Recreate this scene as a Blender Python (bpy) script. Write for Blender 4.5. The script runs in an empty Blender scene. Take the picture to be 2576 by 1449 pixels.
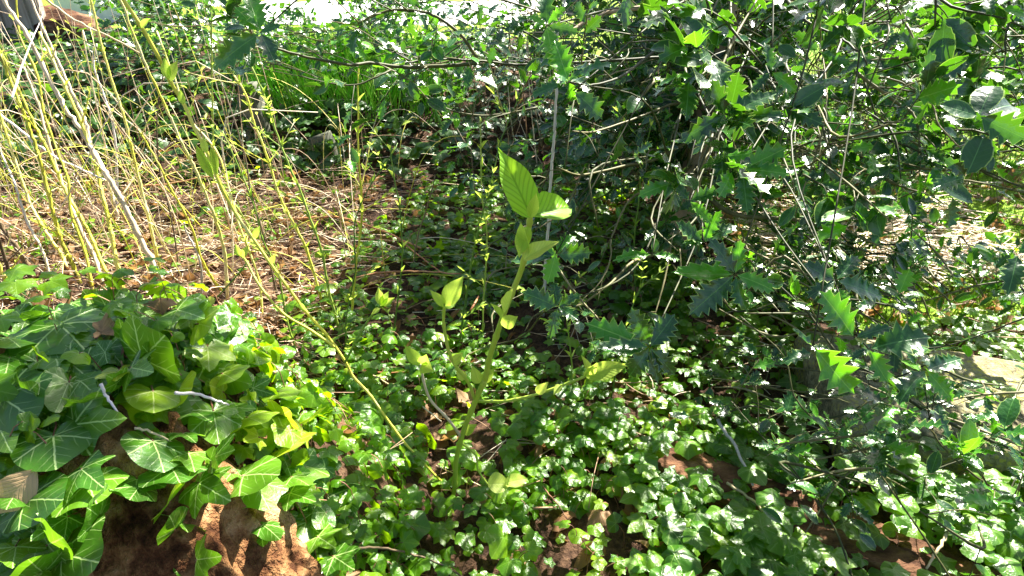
import bpy, math, random
import numpy as np
from mathutils import Vector, Matrix, noise
rad = math.radians
sc = bpy.context.scene
rng = np.random.default_rng(7); random.seed(7)

# ---------------------------------------------------------------- camera, sky, sun
CAM_H, PITCH, F = 1.15, rad(30), 1590.0          # F: focal length in units of a 2576-wide picture
cam = bpy.data.objects.new('camera', bpy.data.cameras.new('camera'))
sc.collection.objects.link(cam); sc.camera = cam
cam.location = (0, 0, CAM_H); cam.rotation_euler = (math.pi/2 - PITCH, 0, 0)
cam.data.lens = 36*F/2576; cam.data.clip_start = .02; cam.data.clip_end = 500
SUN_EL, SUN_AZ = rad(44), rad(35)                # azimuth clockwise from +Y
SUN = Vector((math.sin(SUN_AZ)*math.cos(SUN_EL), math.cos(SUN_AZ)*math.cos(SUN_EL), math.sin(SUN_EL)))
w = bpy.data.worlds.new('World'); sc.world = w; w.use_nodes = True
nt = w.node_tree; bg = nt.nodes['Background']; sky = nt.nodes.new('ShaderNodeTexSky')
sky.sky_type = 'NISHITA'; sky.sun_disc = False; sky.sun_elevation = SUN_EL; sky.sun_rotation = SUN_AZ; sky.dust_density = 1.5; sky.ozone_density = .6
nt.links.new(sky.outputs[0], bg.inputs[0]); bg.inputs[1].default_value = .05
sl = bpy.data.lights.new('sun', 'SUN'); sl.energy = 5.0; sl.angle = rad(.5); sl.color = (1, .95, .84)
so = bpy.data.objects.new('sun', sl); sc.collection.objects.link(so)
so.rotation_euler = SUN.to_track_quat('Z', 'Y').to_euler()
sc.view_settings.view_transform = 'Standard'; sc.view_settings.look = 'None'
sc.view_settings.exposure = 2.45; sc.view_settings.gamma = 1; sc.view_settings.use_curve_mapping = False
sc.cycles.max_bounces = 6; sc.cycles.diffuse_bounces = 2; sc.cycles.transmission_bounces = 4
sc.cycles.caustics_reflective = False; sc.cycles.caustics_refractive = False

# ---------------------------------------------------------------- helpers
C = sc.collection
def S(t): t = min(1, max(0, t)); return t*t*(3-2*t)
def ray(px, py):
    a, b = (px-1288)/F, (724.5-py)/F
    return Vector((a, math.cos(PITCH)+b*math.sin(PITCH), -math.sin(PITCH)+b*math.cos(PITCH)))
CP = Vector((0, 0, CAM_H))
def T(px, py, t): return CP + ray(px, py)*t
def at_y(px, py, y): d = ray(px, py); return CP + d*(y/d.y)
def fn(x, y, s=1, z=0): return noise.noise(Vector((x*s, y*s, z)))
def mound(x, y): return .60*S((-.12-x)/.46)*S((1.25-y)/.38)*(1-.45*S((.78-y)/.5))
def ground(x, y):
    z = mound(x, y) + .025*fn(x, y, 3) + .012*fn(x, y, 9)
    z += .30*S((y-2.9)/1.3)*S((1.1-x)/1.2)*S((9-y)/3)
    return z*(1 if abs(x) < 12 and abs(y) < 16 else .3)
def hit(px, py, off=0.0):
    d = ray(px, py); t = .45
    while t < 40:
        p = CP + d*t
        if p.z < ground(p.x, p.y): break
        t += .01 + t*.004
    return CP + d*(t-off)
def depth(p): return (p-CP).dot(Vector((0, math.cos(PITCH), -math.sin(PITCH))))
def rv(s=1): return Vector(rng.normal(size=3))*s
def tag(o, label=None, cat=None, group=None, kind=None):
    if label: o['label'] = label
    if cat: o['category'] = cat
    if group: o['group'] = group
    if kind: o['kind'] = kind
    return o
def thing(name, loc, label, cat, group=None):
    o = bpy.data.objects.new(name, None); C.objects.link(o); o.location = loc; o.empty_display_size = .05
    return tag(o, label, cat, group)

class MB:
    """collects leaves and tubes, links them as one mesh"""
    def __init__(s): s.v = []; s.uv = []; s.r = []; s.e = []; s.f = []; s.m = []; s.n = 0
    def add(s, v, faces, uv, r=0., m=0, e=None):
        s.e.append(np.zeros(len(v)) if e is None else e)
        s.v.append(np.asarray(v, float)); s.uv.append(np.asarray(uv, float)); s.r.append(np.full(len(v), r))
        s.f.append((faces, s.n)); s.m.append((len(faces), m)); s.n += len(v)
    def leaf(s, tp, pos, direc, normal, size, r=None, m=0, wide=1.0):
        y = Vector(direc).normalized(); n = Vector(normal); z = n - y*n.dot(y)
        if z.length < 1e-4: z = Vector((0, .1, 1)) - y*y.z
        z.normalize(); x = y.cross(z)
        M = np.array([list(x*wide), list(y), list(z)])*size
        s.add(tp['v'] @ M + np.array(pos), tp['f'], tp['uv'], rng.random() if r is None else r, m, tp.get('e'))
    def tube(s, pts, rads, sides=6, sub=4, r=0., m=0, bump=0.):
        P, Rr = smooth(pts, rads, sub)
        n = len(P); tan = np.gradient(P, axis=0); tan /= np.linalg.norm(tan, axis=1)[:, None]+1e-9
        up = np.array([0, 0, 1.]) if abs(tan[0][2]) < .9 else np.array([1., 0, 0]); vs = []; uv = []; L = 0
        for i in range(n):
            a = np.cross(tan[i], up); a /= np.linalg.norm(a)+1e-9; b = np.cross(a, tan[i]); up = b
            if i: L += np.linalg.norm(P[i]-P[i-1])
            for k in range(sides):
                th = 2*math.pi*k/sides; q = Rr[i]
                if bump: q *= 1+bump*fn(L*14, k*1.7, 1, 3)
                vs.append(P[i]+q*(a*math.cos(th)+b*math.sin(th))); uv.append((k/sides, L))
        fs = [(i*sides+k, i*sides+(k+1) % sides, (i+1)*sides+(k+1) % sides, (i+1)*sides+k) for i in range(n-1) for k in range(sides)]
        fs.append(tuple(range(sides))[::-1]); fs.append(tuple(range((n-1)*sides, n*sides)))
        s.add(vs, fs, uv, r, m)
    def build(s, name, mats, parent=None, smooth_=True):
        me = bpy.data.meshes.new(name); V = np.vstack(s.v); U = np.vstack(s.uv); Rn = np.concatenate(s.r)
        li = []; tot = []
        for faces, off in s.f:
            for f in faces: li.extend([q+off for q in f]); tot.append(len(f))
        li = np.array(li, np.int32); tot = np.array(tot, np.int32); st = np.concatenate([[0], np.cumsum(tot)[:-1]]).astype(np.int32)
        o = bpy.data.objects.new(name, me)
        if parent is not None: V = V - np.array(parent.location); o.parent = parent
        me.vertices.add(len(V)); me.vertices.foreach_set('co', V.astype(np.float32).ravel())
        me.loops.add(len(li)); me.loops.foreach_set('vertex_index', li)
        me.polygons.add(len(tot)); me.polygons.foreach_set('loop_start', st); me.polygons.foreach_set('loop_total', tot)
        mi = np.concatenate([np.full(a, b, np.int32) for a, b in s.m]); me.polygons.foreach_set('material_index', mi)
        me.polygons.foreach_set('use_smooth', np.full(len(tot), smooth_))
        ul = me.uv_layers.new(name='UVMap'); ul.data.foreach_set('uv', U[li].astype(np.float32).ravel())
        at = me.attributes.new('rnd', 'FLOAT', 'POINT'); at.data.foreach_set('value', Rn.astype(np.float32))
        at = me.attributes.new('edge', 'FLOAT', 'POINT'); at.data.foreach_set('value', np.concatenate(s.e).astype(np.float32))
        me.update(calc_edges=True)
        for m in (mats if isinstance(mats, (list, tuple)) else [mats]): me.materials.append(m)
        C.objects.link(o); return o
def smooth(pts, rads, sub):
    P = np.array([list(p) for p in pts], float); Rr = np.array(rads, float) if hasattr(rads, '__len__') else np.full(len(P), rads)
    if len(Rr) == 2 and len(P) > 2: Rr = np.linspace(Rr[0], Rr[1], len(P))
    if len(P) < 3 or sub <= 1: return P, Rr
    E = np.vstack([2*P[0]-P[1], P, 2*P[-1]-P[-2]]); out = []; ro = []
    for i in range(len(P)-1):
        p0, p1, p2, p3 = E[i:i+4]
        for k in range(sub):
            t = k/sub
            out.append(.5*((2*p1)+(-p0+p2)*t+(2*p0-5*p1+4*p2-p3)*t*t+(-p0+3*p1-3*p2+p3)*t**3)); ro.append(Rr[i]*(1-t)+Rr[i+1]*t)
    out.append(P[-1]); ro.append(Rr[-1]); return np.array(out), np.array(ro)

# ---------------------------------------------------------------- leaf shapes (grow along +Y, face +Z, length 1)
def ivy_shape(ctrl, nang, rings, cup=.15, wav=.03, seed=0):
    r_ = random.Random(seed); A = [a for a, _ in ctrl]; Rr = [q for _, q in ctrl]
    angs = np.linspace(-180, 180, nang, endpoint=False); v = [(0, 0, 0)]
    dg = np.arange(-180, 180); base = np.interp(np.abs(dg), A, Rr); kk = np.exp(-.5*(np.arange(-12, 13)/3.6)**2); kk /= kk.sum()
    base = .5*base+.5*np.convolve(np.concatenate([base[-12:], base, base[:12]]), kk, 'valid')
    ax, bx = r_.uniform(-.08, .08), r_.uniform(-.1, .1); ph = r_.uniform(0, 6)
    for rg in rings:
        for a in angs:
            q = np.interp(a, dg, base)*rg*(1+(.06 if a > 0 else -.04)*bx*8)
            x, y = q*math.sin(rad(a)), q*math.cos(rad(a))
            v.append((x, y, -cup*(x*x*1.2+(y-.3)**2*.6)+cup*.054+wav*rg*math.sin(rad(a)*5+ph)+.05*abs(x)+ax*x*y))
    n = nang; f = [(0, 1+(k+1) % n, 1+k) for k in range(n)]
    for g in range(len(rings)-1):
        for k in range(n): f.append((1+g*n+k, 1+g*n+(k+1) % n, 1+(g+1)*n+(k+1) % n, 1+(g+1)*n+k))
    v = np.array(v); return dict(v=v, f=f, uv=v[:, :2].copy())
LOB = [(0, 1), (9, .86), (20, .62), (32, .56), (44, .68), (54, .82), (62, .70), (76, .48), (92, .50), (108, .56), (125, .46), (150, .27), (170, .10), (180, .05)]
SHA = [(0, .92), (14, .84), (27, .75), (38, .73), (50, .82), (58, .86), (70, .74), (85, .66), (105, .64), (122, .56), (148, .36), (168, .16), (180, .06)]
HRT = [(0, .95), (15, .84), (35, .72), (60, .62), (90, .56), (115, .55), (140, .46), (160, .28), (172, .14), (180, .05)]
IVY_L = [ivy_shape(c, 48, [.3, .55, .8, 1], cu, .03, i) for i, (c, cu) in enumerate([(SHA, .12), (LOB, .16), (SHA, .2), (HRT, .2), (LOB, .04), (LOB, .1)])]
IVY_S = [ivy_shape(c, 26, [.55, 1], cu, .05, 20+i) for i, (c, cu) in enumerate([(SHA, .3), (LOB, .3), (LOB, .15), (HRT, .5), (SHA, .6), (LOB, .55)])]
def strip_leaf(rows, cols=2):
    """rows: (y, halfwidth, zedge, ymid)"""
    v = []; f = []; cs = [-1, -.5, 0, .5, 1] if cols == 2 else [-1, 0, 1]; n = len(cs)
    for y, hw, zl, zr, zm, dy in rows:
        for c in cs:
            a = abs(c); v.append((c*hw, y+dy*a*a, zm+(zl if c < 0 else zr)*a**1.5))
    for i in range(len(rows)-1):
        for k in range(n-1): f.append((i*n+k, i*n+k+1, (i+1)*n+k+1, (i+1)*n+k))
    v = np.array(v); return dict(v=v, f=f, uv=v[:, :2].copy(), e=np.array([abs(c) for _ in rows for c in cs], float))
def holly_shape(teeth, seed, bend=.12, amp=.09, wd=.25, cols=2):
    r_ = random.Random(seed); rows = [(0, .012, 0, 0, 0, 0), (.05, .03, .01, .01, 0, 0)]
    n = teeth*2
    for i in range(n+1):
        y = .10+.84*i/n; env = wd*math.sin(math.pi*min(1, .10+.86*i/n))**.62; sp = i % 2 == 1
        hw = env*(1.30 if sp else .70) if amp > 0 else env*1.05
        zl = .22*env+(r_.choice((-.5, 1.))*amp if sp else 0)+r_.uniform(-.01, .01)
        zr = .22*env+(r_.choice((-.5, 1.))*amp if sp else 0)+r_.uniform(-.01, .01)
        rows.append((y, hw, zl, zr, -bend*(y-.3)**2, .05 if sp else 0))
    rows.append((1.03, .004, 0, 0, -bend*.6, 0)); return strip_leaf(rows, cols)
HOL_L = [holly_shape(5, 1, .2, .10, .25), holly_shape(5, 2, .35, .09, .22), holly_shape(4, 3, -.1, .12, .27), holly_shape(6, 5, .1, .07, .23)]
HOL_M = HOL_L + [holly_shape(5, 9, .3, 0, .26), holly_shape(5, 10, .1, 0, .24)]
HOL_S = [holly_shape(4, 11, .2, .1, .25, 1), holly_shape(3, 12, .3, .08, .25, 1), holly_shape(3, 13, .2, 0, .25, 1)]
def ovate(seed, wd=.24, bend=.2, fold=.2, n=14, pk=.42):
    r_ = random.Random(seed); rows = []
    for i in range(n+1):
        y = i/n; hw = wd*(math.sin(math.pi*y**(math.log(.5)/math.log(pk)))**.9)*(1-.35*S((y-.7)/.3)) if 0 < y < 1 else .004
        wv = .02*math.sin(y*14+seed); rows.append((y, max(hw, .004), fold*hw+wv, fold*hw-wv, -bend*y*y, 0))
    return strip_leaf(rows)
DOG = [ovate(1), ovate(2, .27, .35, .5), ovate(3, .2, -.2, .8), ovate(4, .17, .1, 1.2, 10)]
BUD = [ovate(5, .13, -.15, 1.0, 6), ovate(6, .18, .2, .6, 6)]
DEAD = [ovate(7, .3, .9, .8, 8), ovate(8, .26, -.6, 1.2, 8), ivy_shape(HRT, 16, [.5, 1], .9, .12, 40), ivy_shape(LOB, 18, [.5, 1], -.8, .15, 41)]

# ---------------------------------------------------------------- materials
def newmat(name):
    m = bpy.data.materials.new(name); m.use_nodes = True; n = m.node_tree
    for q in list(n.nodes): n.nodes.remove(q)
    return m, n
class NB:
    def __init__(s, nt): s.nt = nt
    def node(s, t, **k):
        n = s.nt.nodes.new(t)
        for a, b in k.items(): setattr(n, a, b)
        return n
    def put(s, sock, v):
        if v is None: return
        if hasattr(v, 'is_linked') or isinstance(v, bpy.types.NodeSocket): s.nt.links.new(v, sock)
        else: sock.default_value = v
    def m(s, op, a, b=None, c=None, clamp=False):
        n = s.node('ShaderNodeMath', operation=op, use_clamp=clamp); s.put(n.inputs[0], a); s.put(n.inputs[1], b); s.put(n.inputs[2], c); return n.outputs[0]
    def line(s, d, w0, w1):     # 1 where d<w0, 0 where d>w1
        n = s.node('ShaderNodeMapRange', interpolation_type='SMOOTHSTEP'); s.put(n.inputs[0], d)
        n.inputs[1].default_value = w0; n.inputs[2].default_value = w1; n.inputs[3].default_value = 1; n.inputs[4].default_value = 0; return n.outputs[0]
    def mix(s, f, a, b, blend='MIX'):
        n = s.node('ShaderNodeMix', data_type='RGBA', blend_type=blend); s.put(n.inputs[0], f)
        s.put(n.inputs[6], a if not isinstance(a, tuple) else (*a, 1)); s.put(n.inputs[7], b if not isinstance(b, tuple) else (*b, 1)); return n.outputs[2]
    def ramp(s, f, stops):
        n = s.node('ShaderNodeValToRGB'); e = n.color_ramp.elements
        while len(e) < len(stops): e.new(.5)
        for q, (p, c) in zip(e, stops): q.position = p; q.color = (*c, 1)
        s.put(n.inputs[0], f); return n.outputs[0]
    def noise(s, vec, scale, detail=3, rough=.5, dist=0):
        n = s.node('ShaderNodeTexNoise'); s.put(n.inputs['Vector'], vec); n.inputs['Scale'].default_value = scale
        n.inputs['Detail'].default_value = detail; n.inputs['Roughness'].default_value = rough; n.inputs['Distortion'].default_value = dist; return n.outputs[0]
    def out(s, sh): o = s.node('ShaderNodeOutputMaterial'); s.nt.links.new(sh, o.inputs[0])
def leaf_mat(name, stops, vein, kind, rough=.35, trans=.35, tcol=(.35, .6, .05), spec=.5, veinf=.7, dirt=.0):
    m, n = newmat(name); b = NB(n)
    uv = b.node('ShaderNodeUVMap').outputs[0]; sp = b.node('ShaderNodeSeparateXYZ'); b.put(sp.inputs[0], uv)
    x, y = sp.outputs[0], sp.outputs[1]; ax = b.m('ABSOLUTE', x)
    at = b.node('ShaderNodeAttribute', attribute_name='rnd').outputs['Fac']; oi = b.node('ShaderNodeObjectInfo').outputs['Random']
    rn = b.m('FRACT', b.m('ADD', at, oi))
    geo = b.node('ShaderNodeNewGeometry'); 
    nz = b.noise(geo.outputs['Position'], 34, 3)
    col = b.ramp(b.m('ADD', b.m('MULTIPLY', rn, .75), b.m('MULTIPLY', nz, .25)), stops)
    if kind == 'ivy':
        wn = b.node('ShaderNodeTexNoise'); wn.inputs['Scale'].default_value = 4; b.put(wn.inputs['Vector'], b.m('ADD', 0, 0) if False else uv)
        wv_ = b.m('MULTIPLY', b.m('SUBTRACT', wn.outputs[0], .5), .16); ax = b.m('ABSOLUTE', b.m('ADD', x, b.m('MULTIPLY', wv_, b.m('MINIMUM', 1, b.m('ABSOLUTE', y))))); y = b.m('ADD', y, b.m('MULTIPLY', wv_, ax))
        u = b.m('ARCTAN2', ax, y); r = b.m('SQRT', b.m('ADD', b.m('MULTIPLY', x, x), b.m('MULTIPLY', y, y)))
        du = b.m('MINIMUM', b.m('MINIMUM', b.m('ABSOLUTE', u), b.m('ABSOLUTE', b.m('SUBTRACT', u, .93))), b.m('ABSOLUTE', b.m('SUBTRACT', u, 1.85)))
        pp = b.m('MULTIPLY', r, b.m('SINE', du)); al = b.m('MULTIPLY', r, b.m('COSINE', du))
        main = b.line(pp, .007, .021)
        fr = b.m('ABSOLUTE', b.m('SUBTRACT', b.m('FRACT', b.m('MULTIPLY', b.m('SUBTRACT', al, b.m('MULTIPLY', pp, 1.1)), 4.8)), .5))
        sec = b.m('MULTIPLY', b.line(fr, .02, .085), b.m('MULTIPLY', b.line(pp, .12, .26), .38))
        vm = b.m('MULTIPLY', b.m('MAXIMUM', main, sec), veinf)
    elif kind == 'holly':
        main = b.line(ax, .004, .013)
        fr = b.m('ABSOLUTE', b.m('SUBTRACT', b.m('FRACT', b.m('MULTIPLY', b.m('SUBTRACT', y, ax), 6.5)), .5))
        vm = b.m('MULTIPLY', b.m('MAXIMUM', main, b.m('MULTIPLY', b.line(fr, .02, .12), .15)), veinf)
    else:
        main = b.line(ax, .008, .022)
        cur = b.m('SUBTRACT', y, b.m('MULTIPLY', b.m('POWER', ax, .8), 1.1))
        fr = b.m('ABSOLUTE', b.m('SUBTRACT', b.m('FRACT', b.m('MULTIPLY', cur, 9)), .5))
        vm = b.m('MULTIPLY', b.m('MAXIMUM', main, b.m('MULTIPLY', b.line(fr, .05, .25), .6)), veinf)
    col = b.mix(vm, col, vein)
    if kind == 'holly':
        eg = b.node('ShaderNodeAttribute', attribute_name='edge').outputs['Fac']; col = b.mix(b.line(b.m('SUBTRACT', 1, eg), .03, .12), col, (.30, .42, .10))
    if dirt:
        dn = b.noise(geo.outputs['Position'], 60, 4, .7)
        col = b.mix(b.m('MULTIPLY', b.line(b.m('SUBTRACT', 1, dn), .32, .42), dirt), col, (.10, .07, .03))
    p = b.node('ShaderNodeBsdfPrincipled'); b.put(p.inputs['Base Color'], col); p.inputs['Specular IOR Level'].default_value = spec
    b.put(p.inputs['Roughness'], b.m('ADD', rough-.06, b.m('MULTIPLY', nz, .16)))
    bp = b.node('ShaderNodeBump'); bp.inputs['Strength'].default_value = .35; bp.inputs['Distance'].default_value = .004
    b.put(bp.inputs['Height'], b.m('SUBTRACT', b.m('MULTIPLY', b.noise(uv, 7, 2), .8), b.m('MULTIPLY', vm, 1.4 if kind == 'dog' else .5))); b.put(p.inputs['Normal'], bp.outputs[0])
    tr = b.node('ShaderNodeBsdfTranslucent'); b.put(tr.inputs[0], b.mix(b.m('MULTIPLY', vm, .4), b.mix(.35, tcol, b.mix(1., col, (3.2, 3.2, 2), 'MULTIPLY')), tuple(q*.5 for q in tcol)))
    mx = b.node('ShaderNodeMixShader'); mx.inputs[0].default_value = trans; b.put(mx.inputs[1], p.outputs[0]); b.put(mx.inputs[2], tr.outputs[0])
    b.out(mx.outputs[0]); return m
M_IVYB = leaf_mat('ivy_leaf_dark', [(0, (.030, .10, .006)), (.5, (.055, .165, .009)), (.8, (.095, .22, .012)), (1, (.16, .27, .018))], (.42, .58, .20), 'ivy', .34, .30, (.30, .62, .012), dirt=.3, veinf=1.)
M_IVYY = leaf_mat('ivy_leaf_painted_sun', [(0, (.10, .21, .008)), (.5, (.20, .31, .010)), (1, (.32, .37, .02))], (.5, .58, .2), 'ivy', .36, .42, (.55, .80, .02), dirt=.2)  # lighter copy of the ivy leaf, sunlight painted into its colour
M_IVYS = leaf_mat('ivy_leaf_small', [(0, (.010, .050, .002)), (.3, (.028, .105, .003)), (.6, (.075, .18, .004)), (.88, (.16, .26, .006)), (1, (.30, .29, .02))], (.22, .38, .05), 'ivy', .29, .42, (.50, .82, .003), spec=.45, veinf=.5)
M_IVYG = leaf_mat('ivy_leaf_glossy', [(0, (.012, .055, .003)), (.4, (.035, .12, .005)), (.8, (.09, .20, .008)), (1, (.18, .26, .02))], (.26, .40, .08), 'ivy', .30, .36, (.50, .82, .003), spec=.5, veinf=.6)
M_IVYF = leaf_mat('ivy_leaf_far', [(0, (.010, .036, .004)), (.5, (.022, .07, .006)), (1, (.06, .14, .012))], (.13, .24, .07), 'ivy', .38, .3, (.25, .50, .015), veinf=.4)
M_HOL = leaf_mat('holly_leaf', [(0, (.004, .024, .006)), (.5, (.008, .048, .008)), (.85, (.020, .10, .009)), (1, (.055, .18, .010))], (.13, .32, .07), 'holly', .24, .16, (.22, .62, .01), spec=.7, veinf=.45)
M_HOLY = leaf_mat('holly_leaf_young', [(0, (.026, .13, .007)), (.5, (.05, .20, .009)), (1, (.10, .27, .012))], (.28, .50, .1), 'holly', .25, .32, (.24, .74, .01), spec=.6)
M_DOG = leaf_mat('soft_leaf', [(0, (.17, .38, .02)), (.5, (.23, .43, .02)), (1, (.33, .46, .04))], (.07, .22, .005), 'dog', .5, .42, (.50, .78, .03), .3, .85)  # vein colour also carries the painted shade of the leaf pleats
M_BUD = leaf_mat('young_leaf', [(0, (.20, .37, .03)), (.5, (.32, .44, .05)), (.85, (.42, .48, .10)), (1, (.62, .60, .36))], (.18, .30, .04), 'dog', .5, .45, (.6, .75, .12), .3, .3)
M_DEAD = leaf_mat('dead_leaf', [(0, (.09, .045, .02)), (.5, (.22, .12, .055)), (1, (.42, .28, .15))], (.15, .08, .04), 'dog', .6, .25, (.4, .2, .07), .25, .4)
M_TAN = leaf_mat('tan_dead_leaf', [(0, (.50, .33, .17)), (1, (.60, .42, .23))], (.45, .32, .18), 'dog', .6, .2, (.4, .25, .1), .25, .6)
def bark(name, stops, scale=40, rough=.7, bump=.4, stretch=(1, 1, .25), spec=.3, dist=.003):
    m, n = newmat(name); b = NB(n); g = b.node('ShaderNodeNewGeometry').outputs['Position']
    mp = b.node('ShaderNodeMapping'); b.put(mp.inputs[0], g); mp.inputs['Scale'].default_value = stretch
    at = b.node('ShaderNodeAttribute', attribute_name='rnd').outputs['Fac']
    nz = b.noise(mp.outputs[0], scale, 5, .65); n2 = b.noise(g, scale*.18, 2)
    f = b.m('ADD', b.m('ADD', b.m('MULTIPLY', nz, .6), b.m('MULTIPLY', n2, .5)), b.m('MULTIPLY', b.m('SUBTRACT', at, .5), .5))
    p = b.node('ShaderNodeBsdfPrincipled'); b.put(p.inputs['Base Color'], b.ramp(f, stops)); p.inputs['Roughness'].default_value = rough
    p.inputs['Specular IOR Level'].default_value = spec
    bp = b.node('ShaderNodeBump'); bp.inputs['Strength'].default_value = bump; bp.inputs['Distance'].default_value = dist; b.put(bp.inputs['Height'], nz); b.put(p.inputs['Normal'], bp.outputs[0])
    b.out(p.outputs[0]); return m
M_CANE = bark('yellow_green_cane', [(.25, (.16, .16, .02)), (.40, (.48, .48, .04)), (.58, (.72, .68, .10)), (.82, (.80, .70, .44))], 30, .5, .2)
M_PALE = bark('pale_cane', [(.25, (.38, .30, .16)), (.55, (.62, .52, .36)), (.9, (.72, .64, .52))], 30, .55, .2)
M_GREY = bark('grey_cane', [(.3, (.40, .36, .34)), (.6, (.62, .57, .54)), (.9, (.72, .68, .66))], 40, .6, .2)
M_DARKC = bark('brown_cane', [(.3, (.07, .05, .03)), (.6, (.17, .12, .07)), (.9, (.30, .24, .12))], 40, .6, .3)
M_GREEN = bark('green_stem', [(.3, (.07, .14, .02)), (.55, (.16, .28, .03)), (.9, (.34, .42, .08))], 40, .5, .15)
M_SAP = bark('sapling_stem', [(.3, (.22, .36, .03)), (.55, (.36, .48, .05)), (.8, (.46, .50, .10)), (.98, (.38, .26, .10))], 30, .5, .2)
M_TWIG = bark('holly_twig', [(.3, (.03, .035, .010)), (.55, (.075, .078, .022)), (.75, (.17, .15, .06)), (.92, (.36, .30, .19))], 40, .6, .3)
M_TRUNK = bark('holly_trunk', [(.3, (.13, .09, .06)), (.5, (.33, .24, .15)), (.8, (.42, .34, .20)), (.95, (.5, .46, .3))], 22, .8, .8, (1, 1, .5), dist=.01)
M_RED = bark('orange_stalk', [(.3, (.22, .08, .03)), (.6, (.42, .19, .08)), (.9, (.55, .34, .18))], 50, .5, .2)
M_PET = bark('red_brown_stem', [(.3, (.14, .06, .03)), (.6, (.26, .12, .07)), (.9, (.40, .25, .14))], 60, .5, .2)
M_STRAW = bark('straw', [(.15, (.10, .05, .025)), (.38, (.34, .20, .11)), (.58, (.62, .46, .30)), (.82, (.78, .68, .52))], 50, .6, .1)
M_LOG = bark('rotten_log', [(.40, (.014, .005, .003)), (.48, (.085, .034, .014)), (.57, (.24, .12, .05)), (.72, (.50, .32, .17))], 34, .9, 1.0, (1, .8, 1), .12, .03)
M_BEAM = bark('old_timber', [(.33, (.012, .005, .003)), (.46, (.045, .02, .012)), (.6, (.14, .07, .038)), (.8, (.34, .21, .12))], 30, .9, 1, (.45, .9, 1.6), .12, .02)
M_FENCE = bark('weathered_board', [(.3, (.15, .12, .09)), (.6, (.34, .29, .24)), (.9, (.55, .50, .44))], 14, .8, .5, (3, 3, .15))
M_STUMP = bark('grey_stump', [(.3, (.03, .035, .025)), (.5, (.08, .085, .06)), (.8, (.2, .2, .15))], 30, .85, .8)
M_GRASS = bark('grass_blade', [(.2, (.05, .17, .005)), (.5, (.15, .32, .01)), (.8, (.34, .44, .05)), (.95, (.46, .48, .14))], 12, .45, 0)
M_SPIKE = bark('spiky_blade', [(.2, (.03, .14, .008)), (.4, (.09, .34, .012)), (.62, (.18, .46, .03)), (.9, (.40, .50, .12))], 12, .4, 0)
def surf(name, stops, scale, bumps=.6, dist=.01, rough=.9, sc2=6.0, spec=.2, vor=None):
    m, n = newmat(name); b = NB(n); g = b.node('ShaderNodeNewGeometry').outputs['Position']
    a = b.noise(g, scale, 8, .7); c = b.noise(g, sc2, 3)
    col = b.ramp(b.m('ADD', b.m('MULTIPLY', a, .65), b.m('MULTIPLY', c, .4)), stops)
    if vor:
        v = b.node('ShaderNodeTexVoronoi'); b.put(v.inputs['Vector'], g); v.inputs['Scale'].default_value = vor[0]
        k = b.m('MULTIPLY', b.line(v.outputs[0], vor[1], vor[1]+.15), b.line(b.m('SUBTRACT', 1, c), .42, .58))
        col = b.mix(k, col, vor[2])
    p = b.node('ShaderNodeBsdfPrincipled'); b.put(p.inputs['Base Color'], col); p.inputs['Roughness'].default_value = rough; p.inputs['Specular IOR Level'].default_value = spec
    bp = b.node('ShaderNodeBump'); bp.inputs['Strength'].default_value = bumps; bp.inputs['Distance'].default_value = dist; b.put(bp.inputs['Height'], a); b.put(p.inputs['Normal'], bp.outputs[0])
    b.out(p.outputs[0]); return m
M_SOIL = surf('soil_and_litter', [(.32, (.012, .006, .004)), (.47, (.045, .022, .013)), (.6, (.13, .07, .04)), (.75, (.32, .20, .12))], 60, 1, .03)
M_LAWN = surf('lawn', [(.3, (.06, .13, .008)), (.5, (.15, .27, .012)), (.7, (.28, .38, .03)), (.9, (.45, .44, .14))], 60, .8, .015)
M_PATH = surf('pale_gravel', [(.3, (.55, .53, .50)), (.6, (.72, .70, .68)), (.9, (.8, .79, .78))], 60, .5, .01)
M_STONE = surf('lichened_stone', [(.36, (.05, .042, .025)), (.46, (.18, .155, .09)), (.55, (.34, .30, .18)), (.72, (.52, .48, .32))], 55, 1, .02, .9, 5, .15, (80, .3, (.50, .46, .12)))
M_WALL = surf('pale_wall', [(.3, (.5, .5, .52)), (.8, (.75, .75, .78))], 8, .2, .005)

# ---------------------------------------------------------------- the setting: ground, lawn, path
def lawn_mask(x, y):
    e = .35*fn(x, y, 1.3, 5)+.12*fn(x, y, 6, 5)
    return (x > 1.0+e+.9*S((y-2.4)/1.0)*S((5-y)/1) and y > 1.75+e*.5) or y > 5.4+e
def path_mask(x, y):
    e = .5*fn(x, y, .8, 9)
    return 7.0+e < y < 12+e and -4.4+e < x < .5+e*1.5
def sheet(name, mat, cond, dz, nx=300, ny=300):
    gx = 120*np.sinh(6.2*np.linspace(-1, 1, nx))/math.sinh(6.2); gy = 1.6+120*np.sinh(6.2*np.linspace(-1, 1, ny))/math.sinh(6.2)
    idx = -np.ones((nx, ny), int); v = []; f = []
    keep = np.ones((nx, ny), bool)
    if cond:
        for i in range(nx):
            for j in range(ny): keep[i, j] = cond(gx[i], gy[j])
    for i in range(nx-1):
        for j in range(ny-1):
            if keep[i, j] and keep[i+1, j] and keep[i, j+1] and keep[i+1, j+1]:
                q = []
                for a, b in ((i, j), (i+1, j), (i+1, j+1), (i, j+1)):
                    if idx[a, b] < 0: idx[a, b] = len(v); v.append((gx[a], gy[b], ground(gx[a], gy[b])+dz))
                    q.append(idx[a, b])
                f.append(tuple(q))
    mb = MB(); v = np.array(v); mb.add(v, f, v[:, :2]); o = mb.build(name, mat); o['kind'] = 'structure'; return o
sheet('ground', M_SOIL, None, 0); sheet('lawn', M_LAWN, lawn_mask, .012); sheet('path', M_PATH, path_mask, .024)

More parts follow.
